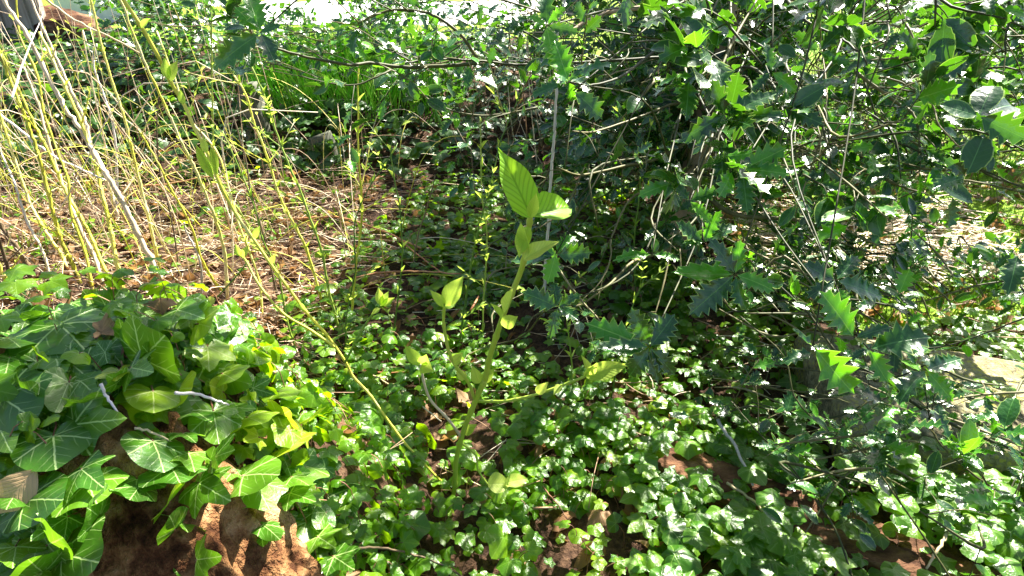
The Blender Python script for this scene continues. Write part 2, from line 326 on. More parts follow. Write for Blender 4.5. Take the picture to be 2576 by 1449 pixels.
# ---------------------------------------------------------------- stone slab, timber sleeper, fallen log
def blockmesh(corners, ztop, thick, mat, name, label, cat, nseg=60, namp=.01, slope=0.):
    """corners: far-left, far-right, near-right, near-left (x,y); a worn block with rounded, chipped edges"""
    FL, FR, NR, NL = [Vector((*c, 0)) for c in corners]; mb = MB(); prof = []
    for t in np.linspace(0, 1, 14): prof.append((t, 0))
    ring = [(0, -1.0), (0, -.55), (0.0, -.18), (.03, -.04)]+[(t, 0) for t in np.linspace(.08, .92, 14)]+[(.97, -.04), (1, -.18), (1, -.55), (1, -1.0)]
    v = []; n = len(ring)
    for i in range(nseg+1):
        s = i/nseg; A = FL.lerp(FR, s); B = NL.lerp(NR, s); e = min(s, 1-s)*nseg
        for (t, z) in ring:
            p = A.lerp(B, t); zz = ztop+z*thick+slope*(t-.5)-(.02 if e < .5 else 0)
            nn = namp*(fn(p.x, p.y, 7, z*3)+.5*fn(p.x, p.y, 25, z*5)); p = p+Vector((nn*.8, nn*(1 if t > .5 else -1), 0)); v.append((p.x, p.y, zz+nn))
    f = [(i*n+k, i*n+k+1, (i+1)*n+k+1, (i+1)*n+k) for i in range(nseg) for k in range(n-1)]
    f = [q[::-1] for q in f]
    f.append(tuple(range(n))); f.append(tuple(range(nseg*n, nseg*n+n))[::-1])
    v = np.array(v); mb.add(v, f, v[:, :2], .5); o = mb.build(name, mat); tag(o, label, cat); return o
blockmesh([(.84, 1.54), (2.3, 1.10), (2.05, .70), (.80, 1.14)], .14, .2, M_STONE, 'stone_slab', 'mossy lichened pale stone slab lying under the holly at the right edge', 'stone slab', 90, .012)
blockmesh([(.34, 1.19), (1.25, .60), (1.19, .50), (.28, 1.09)], .06, .14, M_BEAM, 'timber_edging', 'old brown timber edging half buried in ivy at lower right', 'timber', 80, .012)
def log(name, pts, rads, mat, label, cat, amp=.18, sides=90, sub=48):
    P, Rr = smooth(pts, rads, sub); mb = MB(); n = len(P); tan = np.gradient(P, axis=0); tan /= np.linalg.norm(tan, axis=1)[:, None]
    v = []; uv = []; L = 0
    for i in range(n):
        a = np.cross(tan[i], [0, 0, 1.]); a /= np.linalg.norm(a); b = np.cross(a, tan[i])
        if i: L += np.linalg.norm(P[i]-P[i-1])
        for k in range(sides):
            th = 2*math.pi*k/sides; cx, cy = math.cos(th), math.sin(th)
            h = noise.noise(Vector((cx*2.2, cy*2.2, L*3)))*.7+.5*noise.noise(Vector((cx*6, cy*6, L*4)))-.5*max(0, .25-abs(noise.noise(Vector((cx*4, cy*4, L*3)))))*4*.5+.5*noise.noise(Vector((cx*14, cy*14, L*12)))+.4*noise.noise(Vector((cx*30, cy*30, L*45)))
            v.append(P[i]+Rr[i]*(1+amp*h)*(a*cx+b*cy)); uv.append((k/sides, L))
    f = [(i*sides+k, i*sides+(k+1) % sides, (i+1)*sides+(k+1) % sides, (i+1)*sides+k) for i in range(n-1) for k in range(sides)]
    f.append(tuple(range(sides))[::-1]); f.append(tuple(range((n-1)*sides, n*sides)))
    mb.add(v, f, uv, .5); o = mb.build(name, mat)
    if label: tag(o, label, cat)
    return o
def onm(px, py, sink): p = hit(px, py); return p-Vector((0, 0, sink))
log('fallen_log', [onm(215, 860, .06), onm(300, 1080, .06), onm(390, 1260, .03), onm(500, 1440, .02), T(620, 1640, .9)], [.09, .10, .11, .12, .12], M_LOG, 'thick rotten brown log under the large ivy leaves at lower left', 'log', .22)
log('rotten_branch', [onm(430, 1080, .03), onm(540, 1230, .02), onm(640, 1370, .02), onm(740, 1500, .02)], [.025, .05, .055, .05], M_LOG, 'sunlit piece of flaking rotten wood beside the thick log', 'branch', .35)

# ---------------------------------------------------------------- background: fence, wall, bank log, stumps
fb = at_y(95, 120, 5.4); gz = ground(fb.x, fb.y)
fe = thing('wooden_fence', (fb.x, 5.4, gz), 'weathered grey upright boards of a fence in the top left corner', 'fence')
for k, (px, wd, hh) in enumerate([(10, .13, 1.3), (42, .12, 1.5), (75, .14, 1.4), (112, .10, 1.35), (-30, .13, 1.3)]):
    x = at_y(px, 100, 5.4).x; mb = MB(); t = .025; y = 5.4+.02*(k % 2); v = []
    for zz in np.linspace(-.05, hh, 8):
        dx = .012*fn(x, zz*3, 1, k); v += [(x-wd/2+dx, y-t, gz+zz), (x+wd/2+dx, y-t, gz+zz), (x+wd/2+dx, y+t, gz+zz), (x-wd/2+dx, y+t, gz+zz)]
    f = [(i*4+a, i*4+(a+1) % 4, i*4+4+(a+1) % 4, i*4+4+a) for i in range(7) for a in range(4)]+[(28, 29, 30, 31)]
    mb.add(v, f, [(0, 0)]*32, .5); mb.build('board', M_FENCE, fe, False)
mb = MB(); mb.tube([(fb.x-1, 5.46, gz+.9), (fb.x+.3, 5.46, gz+.88)], .035, 6, 1); mb.build('rail', M_FENCE, fe)
wy = 9.0; blockmesh([(at_y(140, 20, wy).x, wy+.3), (at_y(420, 20, wy).x, wy+.3), (at_y(420, 20, wy).x, wy), (at_y(140, 20, wy).x, wy)], .75, .9, M_WALL, 'garden_wall', 'low pale wall behind the fence at top left', 'wall', 30, .02)
log('bank_log', [at_y(120, 60, 5.6)-Vector((0, 0, .05)), at_y(200, 95, 5.5), at_y(270, 130, 5.3), at_y(380, 200, 5.0)-Vector((0, 0, .15))], [.2, .2, .17, .13], M_BEAM, 'dark brown fallen trunk lying beside the fence at top left', 'log', .2, 24, 8)
def stump(px, py, h, r, label):
    p = hit(px, py); mb = MB()
    mb.tube([p-Vector((0, 0, .05)), p+Vector((0.01, 0, h*.5)), p+Vector((-.01, .01, h))], [r*1.2, r, r*.92], 14, 5, .5, 0, .4)
    tag(mb.build('tree_stump', M_STUMP), label, 'stump'); sp_.append((p, h, r)); return p
sp_ = []
stump(655, 372, .34, .06, 'short grey stump standing in dark ivy left of the spiky grass'); stump(815, 400, .13, .07, 'low mossy grey stump in front of the spiky green grass')

# ---------------------------------------------------------------- stuff: litter, ivy ground cover, lawn grass
def in_block(x, y, z=0):
    def inside(c):
        s = [(c[(i+1) % 4][0]-c[i][0])*(y-c[i][1])-(c[(i+1) % 4][1]-c[i][1])*(x-c[i][0]) for i in range(4)]; return all(q < 0 for q in s) or all(q > 0 for q in s)
    return inside([(.82, 1.56), (2.3, 1.12), (2.05, .68), (.78, 1.12)])
def in_beam(x, y):
    a = Vector((.31, 1.14)); d = Vector((1.22, .55))-a; t = max(0, min(1, (Vector((x, y))-a).dot(d)/d.dot(d))); return (Vector((x, y))-a-d*t).length < .07
def litter_zone(x, y):   # 1 where the floor is straw and dead leaves rather than ivy
    e = .35*fn(x, y, 2.2, 2)
    return S((y-1.35+e*.6)/.3)*S((3.35-y+e)/.5)*S((-.42-x+e*.6+.06*(y-2))/.3)
def infov(x, y, m=.1):
    d = Vector((x, y, 0))-CP; k = depth(Vector((x, y, 0)))
    return k > .3 and abs(d.x)/k < .81+m and (-(d.z*math.cos(PITCH)+d.y*math.sin(PITCH)))/k < .456+m*2.5
def sample(ymin, ymax):
    while True:
        y = rng.uniform(ymin, ymax); x = rng.uniform(-1, 1)*(y*1.0+.5)
        if infov(x, y): return x, y
def surf_n(x, y, e=.04): return Vector((-(ground(x+e, y)-ground(x-e, y))/(2*e), -(ground(x, y+e)-ground(x, y-e))/(2*e), 1)).normalized()
UP = Vector((0, 0, 1)); TOCAM = Vector((0, -.6, .6))
near, mid, far, stm = MB(), MB(), MB(), MB()
def ivy_pass(N, y0, y1, size, dest, tps, hmax):
    for _ in range(N):
        x, y = sample(y0, y1); lz = litter_zone(x, y)
        p = 1-.93*lz
        if lawn_mask(x, y): p *= .04
        if in_block(x, y): p *= .10
        if in_beam(x, y): p *= .8
        mo = mound(x, y)
        if mo > .12: p *= .3 if x < -.5 else 1
        if mo > .03 and x > -.5: p = max(p, .75)
        p *= (.9 if mo > .02 else .22+.85*S(.55+2.2*fn(x, y, 3.2, 8))) if y < 2.4 else .8
        if rng.random() > p: continue
        h = rng.random()**1.4*hmax; s = size*(.5+.8*rng.random())*(1.5 if rng.random() < .08 else 1)
        nrm = (surf_n(x, y)+Vector((0, -.15, 0))+SUN*.22+rv(.42)) if x < .05 or y > 1.8 else UP+Vector((0, -.03, 0))+rv(.27 if x < .35 else .19); a = rng.uniform(0, 6.283)
        dr = Vector((math.cos(a), math.sin(a)-.45, -.15)); z = ground(x, y)+.012+h+(.13 if in_block(x, y) else 0)
        q = Vector((x, y, z)); lit = S((.25-x)/.3)*S((1.45-y)/.3)*.45; dest.leaf(tps[rng.integers(len(tps))], q, dr, nrm, s, (1-lit)*rng.random()+lit, int(x > .45+.2*rng.normal() and y < 1.5), wide=rng.uniform(.9, 1.15))  # front left leaf tones pushed to bright yellow, standing in for sunlight
        if y < 1.9 and rng.random() < .5: stm.tube([q, q-dr.normalized()*.02-UP*.02, Vector((x, y, z-h-.02))-Vector((dr.x, dr.y, 0))*.035], .0009, 3, 2, rng.random())
ivy_pass(10500, .55, 1.75, .0285, near, IVY_S, .085)
ivy_pass(12000, 1.75, 3.1, .029, mid, IVY_S, .08)
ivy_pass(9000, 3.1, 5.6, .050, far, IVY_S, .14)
for p, h, r in sp_:
    for _ in range(70):
        a = rng.uniform(0, 6.28); z = rng.random()**.8*h*1.02; q = p+Vector((math.cos(a)*r*1.1, math.sin(a)*r*1.1, z))
        if rng.random() < .45*z/h: continue
        far.leaf(IVY_S[rng.integers(6)], q, Vector((rng.normal(0, .4), 0, -1)), Vector((math.cos(a), math.sin(a), .4))+rv(.3), rng.uniform(.03, .055))
for _ in range(430):
    x, y = rng.uniform(.25, 1.25), rng.uniform(.5, 1.12)
    if in_block(x, y) or (in_beam(x, y) and rng.random() < .5): continue
    a = rng.uniform(0, 6.283); near.leaf(IVY_S[rng.integers(6)], (x, y, ground(x, y)+rng.uniform(.05, .14)), (math.cos(a), math.sin(a)-.3, -.05), UP+Vector((0, -.05, 0))+rv(.12), rng.uniform(.032, .056), None, 1)
tag(near.build('near_ivy_ground_cover', [M_IVYS, M_IVYG]), 'bright green small ivy covering the ground in front', 'ivy', kind='stuff')
tag(mid.build('shaded_ivy_ground_cover', M_IVYS), 'dark green small ivy carpeting the shaded ground behind the tall shoot', 'ivy', kind='stuff')
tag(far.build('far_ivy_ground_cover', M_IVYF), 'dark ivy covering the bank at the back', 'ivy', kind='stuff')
tag(stm.build('ivy_runners', M_PET), 'thin reddish ivy stalks among the small leaves', 'ivy stalks', kind='stuff')
# straw, needles and thin twigs
st = MB(); dl = MB()
for _ in range(11000):
    x, y = sample(1.0, 3.6); lz = litter_zone(x, y)
    if rng.random() > lz*.95+.10 or in_block(x, y): continue
    L = rng.uniform(.03, .22); a = rng.normal(0, .6)+(math.pi if rng.random() < .5 else 0); z = ground(x, y)+.006+rng.random()**2*.06
    d = Vector((math.cos(a), math.sin(a)*.8, rng.normal(0, .12)))*L*.5; p = Vector((x, y, z)); b = rv(L*.06)
    st.tube([p-d, p+b, p+d], rng.uniform(.0006, .0017), 3, 2, rng.random())
for _ in range(2000):       # pale straw at the back right and along the slab
    if rng.random() < .5: x, y = rng.uniform(.9, 2.3), rng.uniform(2.9, 4.6)
    else: x, y = rng.uniform(1.0, 2.0), rng.uniform(2.0, 2.7)
    L = rng.uniform(.05, .25); a = rng.normal(0, .6); z = ground(x, y)+.02+rng.random()**2*.06; d = Vector((math.cos(a), math.sin(a), rng.normal(0, .12)))*L*.5; p = Vector((x, y, z))
    st.tube([p-d, p+rv(L*.05), p+d], rng.uniform(.001, .003), 3, 2, .6+.4*rng.random())
tag(st.build('dry_straw', M_STRAW), 'tangle of dry straw, needles and thin twigs on the ground', 'dry straw', kind='stuff')
for _ in range(6500):
    x, y = sample(.6, 3.8); lz = litter_zone(x, y)
    if rng.random() > .14+.58*lz or in_block(x, y): continue
    z = ground(x, y)+.006+rng.random()*.015; a = rng.uniform(0, 6.28)
    dl.leaf(DEAD[rng.integers(4)], (x, y, z), (math.cos(a), math.sin(a), rng.normal(0, .3)), UP+rv(.4), rng.uniform(.025, .06))
for _ in range(500):
    x, y = rng.uniform(.9, 2.8), rng.uniform(1.7, 3.2); a = rng.uniform(0, 6.28)
    dl.leaf(DEAD[rng.integers(4)], (x, y, ground(x, y)+.02), (math.cos(a), math.sin(a), rng.normal(0, .3)), UP+rv(.4), rng.uniform(.03, .07))
tag(dl.build('fallen_leaves', M_DEAD), 'curled brown dead leaves lying between the ivy and straw', 'dead leaves', kind='stuff')
# grass
BLADE = dict(v=np.array([(-.03, 0, 0), (.03, 0, 0), (-.025, .5, .05), (.025, .5, .05), (0, 1, .2)]), f=[(0, 1, 3, 2), (2, 3, 4)], uv=np.array([(0, 0), (1, 0), (0, .5), (1, .5), (.5, 1)]))
gr = MB()
k = 0
while k < 15000:
    y = 1.6+rng.random()**1.6*6.5; x = rng.uniform(.8, 1.05*y+.6)
    if not lawn_mask(x, y) or in_block(x, y): continue
    k += 1; s = rng.uniform(.025, .06)*(1+.12*y); gr.leaf(BLADE, (x, y, ground(x, y)+.008), UP+rv(.5), rv(), s, wide=1.6)
k = 0
while k < 3000:
    x, y = rng.uniform(-3.2, -.7), rng.uniform(2.2, 3.9); k += 1
    if fn(x, y, 2.5, 4) < .0: continue
    gr.leaf(BLADE, (x, y, ground(x, y)+.005), UP+rv(.5), rv(), rng.uniform(.04, .09), wide=1.6)
tag(gr.build('lawn_grass', M_GRASS), 'short yellow green grass of the sunlit lawn', 'grass', kind='stuff')

# ---------------------------------------------------------------- spiky clump
p0 = hit(905, 268); cl = thing('spiky_grass_clump', p0, 'bright green spiky long bladed clump under the horizontal holly branch', 'grass clump')
SP = dict(v=np.array([(-.012, 0, 0), (.012, 0, 0), (-.016, .35, 0), (.016, .35, 0), (-.012, .7, .03), (.012, .7, .03), (0, 1, .1)]), f=[(0, 1, 3, 2), (2, 3, 5, 4), (4, 5, 6)], uv=np.zeros((7, 2)))
mb = MB()
for _ in range(1300):
    x = rng.uniform(-.62, .46)+rng.normal(0, .08); y = rng.uniform(-.14, .6); q = Vector((p0.x+x, p0.y+y, ground(p0.x+x, p0.y+y)))
    mb.leaf(SP, q, Vector((rng.normal(0, .34)+x*.4, rng.normal(-.1, .3), 1)), Vector((rng.normal(), -1, .2)), rng.uniform(.18, .40), wide=.62)
mb.build('blades', M_SPIKE, cl)

# ---------------------------------------------------------------- canes and stems (traced with their own ground point and real thickness)
def nodes_on(P, every, rs):
    out = []; L = 0; nxt = rs.uniform(.3, 1)*every
    for i in range(1, len(P)):
        L += np.linalg.norm(P[i]-P[i-1])
        if L > nxt: out.append((P[i], (P[i]-P[i-1])/max(1e-6, np.linalg.norm(P[i]-P[i-1])))); nxt += every*rs.uniform(.7, 1.3)
    return out
def stem(name, label, cat, px, width, mat, base=None, lean=0., leafm=None, every=.09, lsize=.02, twigs=0, twl=.15, group=None, ext=160, taper=.6, seed=0, t_fix=None):
    """px: points from the ground up, in photo units; base: ground point override (px,py)"""
    rs = random.Random(seed*17+len(px)); g = hit(*(base or px[0])); pts = list(px)
    if ext and pts[-1][1] < 40:
        (ax, ay), (bx, by) = pts[-2], pts[-1]; k = ext/max(1, math.hypot(bx-ax, by-ay)); pts.append((bx+(bx-ax)*k, by+(by-ay)*k))
    n = len(pts); Y0 = g.y
    if t_fix: P = [T(a, b, t_fix[0]+(t_fix[1]-t_fix[0])*i/(n-1)) for i, (a, b) in enumerate(pts)]
    else: P = [at_y(a, b, Y0+lean*i/(n-1)) for i, (a, b) in enumerate(pts)]
    w0 = [width/2*depth(q)/F*(1-(1-taper)*i/(n-1)) for i, q in enumerate(P)]
    root = thing(name, P[0], label, cat, group); mb = MB(); SPp, SR = smooth(P, w0, 8)
    P2 = [Vector(q) for q in SPp]
    nd = nodes_on(SPp, every, rs)
    rad_ = list(SR)
    for (q, _) in nd:
        i = int(np.argmin(np.linalg.norm(SPp-q, axis=1))); rad_[i] *= 1.35
    jit = [q+Vector((rs.gauss(0, 1), rs.gauss(0, 1), rs.gauss(0, 1)))*SR[0]*.15 for q in P2]
    mb.tube(jit, rad_, 7, 1, rs.random()); mb.build('stem', mat, root)
    lf = MB(); has = False
    for j, (q, tn) in enumerate(nd):
        if leafm is None: break
        tn = Vector(tn); a = rs.uniform(0, 6.28); side = tn.cross(Vector((math.cos(a), math.sin(a), .1))).normalized()
        for sgn in (-1, 1):
            if rs.random() < (.6 if px[0][0] < 700 else .3): continue
            d = tn*1.0+side*sgn*rs.uniform(.4, 1.0)
            lf.leaf(rs.choice(BUD+[DOG[3]]), Vector(q)+side*sgn*SR[0]*.6, d, -side*sgn+tn*.5, lsize*rs.uniform(.6, 1.5), rs.random()); has = True
    for j in range(twigs):
        q, tn = nd[rs.randrange(len(nd))] if nd else (SPp[len(SPp)//2], np.array([0, 0, 1.])); q = Vector(q); tn = Vector(tn)
        side = tn.cross(Vector((rs.gauss(0, 1), rs.gauss(0, 1), rs.gauss(0, 1)))).normalized(); L = twl*rs.uniform(.5, 1.3)
        d = (tn*.7+side).normalized()*L; tb = MB(); pp = [q, q+d*.5+Vector((0, 0, L*.05)), q+d+Vector((0, 0, L*.15))]
        tb.tube(pp, [SR[0]*.4, SR[0]*.2], 5, 3, rs.random()); tb.build('side_twig', mat, root)
        if leafm:
            for u in (.45, .75, 1.):
                for sgn in (-1, 1):
                    s2 = d.cross(UP).normalized()*sgn; lf.leaf(rs.choice(BUD), q+d*u+Vector((0, 0, L*.15*u*u)), d.normalized()+s2*.7, UP, lsize*rs.uniform(.6, 1.3), rs.random()); has = True
    if has: lf.build('leaves', leafm, root)
    return root
Y_, P_, G_, D_, E_ = M_CANE, M_PALE, M_GREY, M_DARKC, M_GREEN
GC = 'bare canes rising from the ground at left'
CANES = [
 ([(412, 709), (365, 626), (324, 541), (290, 474), (250, 412), (216, 348), (169, 280), (125, 199), (68, 88), (10, 3)], 14, P_, 'thickest pale yellow cane, leaning from the straw to the top left corner', .35),
 ([(300, 560), (257, 419), (230, 368), (216, 311), (189, 250), (149, 162), (111, 78), (78, 0)], 9, P_, 'pale straight cane crossing just right of the thickest one', .3),
 ([(572, 755), (565, 640), (545, 560), (517, 490), (486, 415), (456, 358), (429, 297), (398, 230), (355, 135), (304, 0)], 8, Y_, 'slender yellow cane left of and close beside the long leaning shoot', -.2),
 ([(169, 690), (159, 649), (125, 598), (88, 538), (61, 474), (30, 380), (0, 290), (-30, 200)], 9, Y_, 'yellow cane bending out over the left edge below the middle', .2),
 ([(203, 717), (179, 659), (152, 602), (135, 541), (122, 486), (101, 405), (84, 355), (61, 287), (30, 216), (0, 135)], 11, Y_, 'strong yellow cane running up to the left edge at a third of its height', .2),
 ([(287, 727), (253, 656), (230, 598), (199, 541), (162, 474), (120, 380), (80, 300), (40, 210), (-20, 90)], 9, Y_, 'yellow green cane with pale knots third from the ivy edge', .3),
 ([(311, 734), (294, 666), (284, 609), (270, 541), (253, 474), (236, 398), (200, 300), (150, 190), (100, 80)], 11, Y_, 'upright bright yellow cane just left of the thickest cane base', .3),
 ([(402, 678), (388, 615), (375, 555), (355, 474), (334, 388), (311, 290), (290, 230), (267, 155), (250, 91), (236, 30)], 8, Y_, 'thin yellow cane with dark joints right of the thickest cane', .1),
 ([(561, 737), (527, 690), (503, 642), (486, 585), (463, 534), (429, 474), (395, 405), (350, 330)], 7, Y_, 'short thin yellow cane ending in a pale fork among the straw', -.1),
 ([(37, 754), (20, 717), (0, 676), (-40, 590)], 13, Y_, 'short piece of yellow cane at the left edge above the ivy', .0),
 ([(84, 703), (44, 629), (0, 568), (-60, 470)], 15, D_, 'dark brown thick stem leaning over the left edge', .0),
 ([(50, 775), (44, 740), (20, 676), (0, 609), (-30, 500)], 11, D_, 'olive brown stem between the dark stem and the yellow edge cane', .0),
 ([(263, 724), (236, 642), (199, 568), (160, 470), (120, 350), (95, 260), (60, 170)], 9, P_, 'pinkish dry cane behind the yellow canes', .4),
 ([(507, 744), (507, 683), (496, 636), (469, 585), (463, 560)], 6, G_, 'short bent whitish dead stem beside the log ivy', .0),
 ([(294, 520), (294, 469), (290, 358), (277, 287), (260, 236), (236, 165), (243, 111)], 6, G_, 'thin curved grey white stem ending in a small fork', .1),
 ([(810, 760), (770, 626), (723, 534), (696, 474), (682, 425), (662, 365), (638, 304), (618, 236), (588, 189)], 7, Y_, 'slim yellow stem with pale forked tip near the grey stump', .1),
 ([(862, 860), (858, 845), (827, 730), (810, 636), (780, 548), (753, 474), (719, 398), (692, 324), (652, 209), (600, 110)], 7, E_, 'long thin green stem right of the forked yellow stem', .2),
 ([(640, 640), (620, 560), (560, 470), (540, 398), (534, 263), (532, 68), (530, 0)], 5, E_, 'dark green upright stem rising to the top under the holly spray', .2),
 ([(700, 760), (665, 600), (632, 486), (618, 402), (588, 297), (557, 209)], 5, D_, 'reddish brown thin stem ending below the top left holly spray', .2),
 ([(880, 850), (886, 777), (896, 663), (910, 534), (901, 378), (901, 304), (900, 216), (902, 170)], 6, Y_, 'straight yellow green stem standing in front of the spiky grass', .1),
 ([(870, 920), (872, 800), (893, 680), (893, 560), (930, 470), (985, 390), (1000, 360)], 4, E_, 'thin green stem with small opposite leaves left of centre', .2),
 ([(1212, 880), (1216, 760), (1225, 600), (1212, 486), (1209, 320), (1205, 290)], 4, E_, 'thin dark green stem left of the pointed leaf', .1),
 ([(1150, 900), (1190, 640), (1227, 486), (1244, 422), (1261, 351), (1315, 220)], 4, E_, 'thin green stem slanting right toward the white vine', .2),
 ([(1366, 800), (1372, 680), (1380, 560), (1386, 440), (1393, 358), (1396, 304), (1400, 203), (1403, 78), (1420, 0)], 8, G_, 'whitish straight dry stem running to the top edge in the middle', .0),
 ([(1035, 700), (1050, 600), (1075, 520), (1095, 440)], 4, D_, 'thin brown dead stalk in the dark ivy left of the pointed leaf', .0),
 ([(985, 880), (1000, 760), (1012, 640), (1005, 520), (990, 440), (985, 360), (1020, 300)], 4, E_, 'wiry green stem with tiny leaves in the middle of the ivy', .1),
 ([(745, 880), (720, 800), (700, 690), (660, 600), (640, 520), (600, 420), (560, 330)], 5, E_, 'thin olive stem crossing behind the long leaning shoot', .1),
 ([(140, 760), (110, 640), (70, 560), (40, 470), (10, 400), (-20, 330)], 7, P_, 'straw coloured cane second from the left edge', .3),
 ([(235, 740), (215, 640), (180, 540), (170, 450), (140, 370), (110, 280), (95, 190), (50, 90), (40, 0)], 7, Y_, 'thin yellow cane between the stronger yellow canes', .5),
 ([(450, 700), (440, 600), (420, 500), (400, 420), (395, 300), (410, 190), (425, 110)], 4, D_, 'thin reddish stem with two dry upright tips', .2),
 ([(660, 800), (650, 700), (600, 560), (575, 470), (545, 380), (480, 300), (440, 200), (395, 80)], 6, Y_, 'yellow stem with leafless joints close behind the long leaning shoot', .4),
 ([(1440, 1010), (1437, 900), (1425, 800), (1420, 730)], 4, E_, 'short pale green sprig right of the tall shoot', .0),
 ([(1536, 1010), (1560, 880), (1580, 800), (1620, 700)], 4, E_, 'slanting green stem beside the spiny holly rosette', .1),
 ([(1600, 760), (1595, 620), (1605, 520), (1615, 430), (1640, 300)], 4, E_, 'thin green stem rising left of the holly trunk', .1),
]
for i, (px, wd, mt, lab, lean) in enumerate(CANES):
    left = px[0][0] < 700
    stem('cane' if mt is not E_ else 'green_stem', lab, 'cane' if mt is not E_ else 'stem', px, wd, mt, lean=lean, leafm=None if mt in (D_, G_) else M_BUD, every=.12 if left else .07,
         lsize=.022 if left else .024, twigs=(2 if left else 4) if mt is not G_ else 0, twl=.12, group=GC if left else 'thin stems rising from the ivy', seed=i)
# anonymous fine shoots in the left thicket: too many to count, one tangle
tk = MB(); tl = MB()
for _ in range(42):       # paler dead shoots, some snapped over
    px, py = rng.uniform(-60, 620)**1.0, rng.uniform(400, 720); g = hit(px, py); h = rng.uniform(.15, .9)
    top = g+Vector((rng.normal(-.08, .26), rng.normal(0, .2), h)); r0 = rng.uniform(.0012, .0036)
    P = [g, g.lerp(top, .5)+rv(.02), top]
    if rng.random() < .35: P.append(top+Vector((rng.normal(0, .15), rng.normal(0, .1), rng.uniform(-.12, .1))))
    tk.tube(P, [r0, r0*.5], 5, 3, .5+.5*rng.random(), 0)
for _ in range(85):
    px, py = rng.uniform(-60, 760), rng.uniform(380, 720); g = hit(px, py); h = rng.uniform(.25, 1.1)
    top = g+Vector((rng.normal(-.05, .12), rng.normal(0, .1), h)); mid_ = g.lerp(top, .5)+rv(.03)
    tk.tube([g, mid_, top], [rng.uniform(.0012, .0028), .0008], 4, 4, rng.random(), int(rng.random() < .45))
    for u in np.arange(.3, 1.01, .14):
        q = g.lerp(top, u)+ (mid_-g.lerp(top, .5))*(1-abs(2*u-1)); a = rng.uniform(0, 6.28)
        for sg in (0, math.pi):
            if rng.random() < .24: tl.leaf(BUD[rng.integers(2)], q, Vector((math.cos(a+sg), math.sin(a+sg), 1.)), Vector((-math.cos(a+sg), -math.sin(a+sg), .6)), rng.uniform(.012, .028))
for _ in range(90):       # arching thin bramble-like lines
    px, py = rng.uniform(-40, 1000), rng.uniform(330, 760); g = hit(px, py); d = Vector((rng.normal(0, .35), rng.normal(0, .25), 0)); h = rng.uniform(.1, .5)
    tk.tube([g, g+d*.4+UP*h*.8, g+d*.9+UP*h, g+d*1.5+UP*h*.7], [.0018, .0007], 4, 5, rng.random(), int(rng.random() < .5))
tag(tk.build('thicket_shoots', [M_STRAW, M_CANE]), 'fine tangled shoots filling the thicket between the yellow canes', 'thin shoots', kind='stuff')
tag(tl.build('thicket_buds', M_BUD), 'tiny pale green opening leaves scattered through the left thicket', 'small leaves', kind='stuff')

# ---------------------------------------------------------------- the sapling in front
def shoot(root, pts, t0, t1, w0, w1, mat=M_SAP, name='stem', every=.10):
    n = len(pts); P = [T(a, b, t0+(t1-t0)*i/(n-1)) for i, (a, b) in enumerate(pts)]
    R0 = [(w0+(w1-w0)*i/(n-1))/2*depth(q)/F for i, q in enumerate(P)]; SPp, SR = smooth(P, R0, 8); SR = np.array(SR)
    for (q, _) in nodes_on(SPp, every, random.Random(len(pts))): SR[int(np.argmin(np.linalg.norm(SPp-q, axis=1)))] *= 1.3
    mb = MB(); mb.tube([Vector(q) for q in SPp], SR, 10, 1, .5); mb.build(name, mat, root); return P
def pleaf(root, a, b, ta, tb, mat, tp, normal=None, name='leaf', wide=1.0, label=None, r=None, roll=0.):
    A, B = T(a[0], a[1], ta), T(b[0], b[1], tb); d = B-A; L = d.length
    n = Vector(normal) if normal else (CP-A).normalized()+Vector((0, 0, .5))
    if roll: n = Matrix.Rotation(roll, 3, d.normalized()) @ n
    mb = MB(); mb.leaf(tp, A, d, n, L, rng.random() if r is None else r, 0, wide); o = mb.build(name, mat, root)
    if label: o['label'] = label
    return o
g0 = hit(1140, 1262); dg = depth(g0)
sap = thing('sapling', g0, 'tall slender green sapling with a pointed soft leaf at its tip, centre front', 'sapling')
shoot(sap, [(1137, 1282), (1144, 1217), (1148, 1155), (1168, 1079), (1196, 1009), (1221, 954)], dg, dg-.22, 11, 14)
shoot(sap, [(1221, 954), (1231, 903), (1251, 838), (1278, 761), (1312, 676), (1325, 609), (1335, 540)], dg-.22, .93, 14, 14)
shoot(sap, [(1196, 1009), (1240, 1010), (1279, 1008), (1349, 992), (1418, 968), (1470, 948)], dg-.17, dg-.25, 8, 7, name='branch')
shoot(sap, [(1193, 1002), (1177, 960), (1143, 916), (1126, 872), (1116, 811), (1119, 761)], dg-.18, dg-.34, 8, 8, name='branch')
shoot(sap, [(1160, 1099), (1127, 1054), (1085, 1009), (1068, 968), (1058, 916)], dg-.12, dg-.26, 8, 6, M_PALE, name='branch')
shoot(sap, [(1160, 1114), (1196, 1144), (1203, 1182), (1227, 1219)], dg-.11, dg-.1, 6, 5, name='branch')
TM = .93
pleaf(sap, (1336, 548), (1262, 371), TM, TM-.04, M_DOG, ovate(21, .25, .12, .25, 20, .4), (.25, -.7, .55), label='large pointed upright leaf at the top of the sapling', r=.2, wide=.92)
pleaf(sap, (1336, 545), (1453, 500), TM, TM+.05, M_DOG, ovate(22, .29, .25, .5, 20, .45), (-.1, -.65, .7), label='leaf folded out to the right at the sapling tip', r=.3)
pleaf(sap, (1334, 548), (1350, 480), TM-.01, TM-.03, M_BUD, DOG[2], (0, -1, .3), r=.9)
pleaf(sap, (1330, 570), (1300, 640), TM, TM-.01, M_BUD, DOG[1], (-.4, -.9, .2), r=.4)
pleaf(sap, (1330, 640), (1323, 555), TM, TM-.01, M_BUD, DOG[2], (-.8, -.6, .2), r=.6, wide=1.3)
pleaf(sap, (1318, 655), (1391, 598), TM, TM-.02, M_BUD, DOG[1], (-.3, -.6, .8), r=.5, wide=.85)
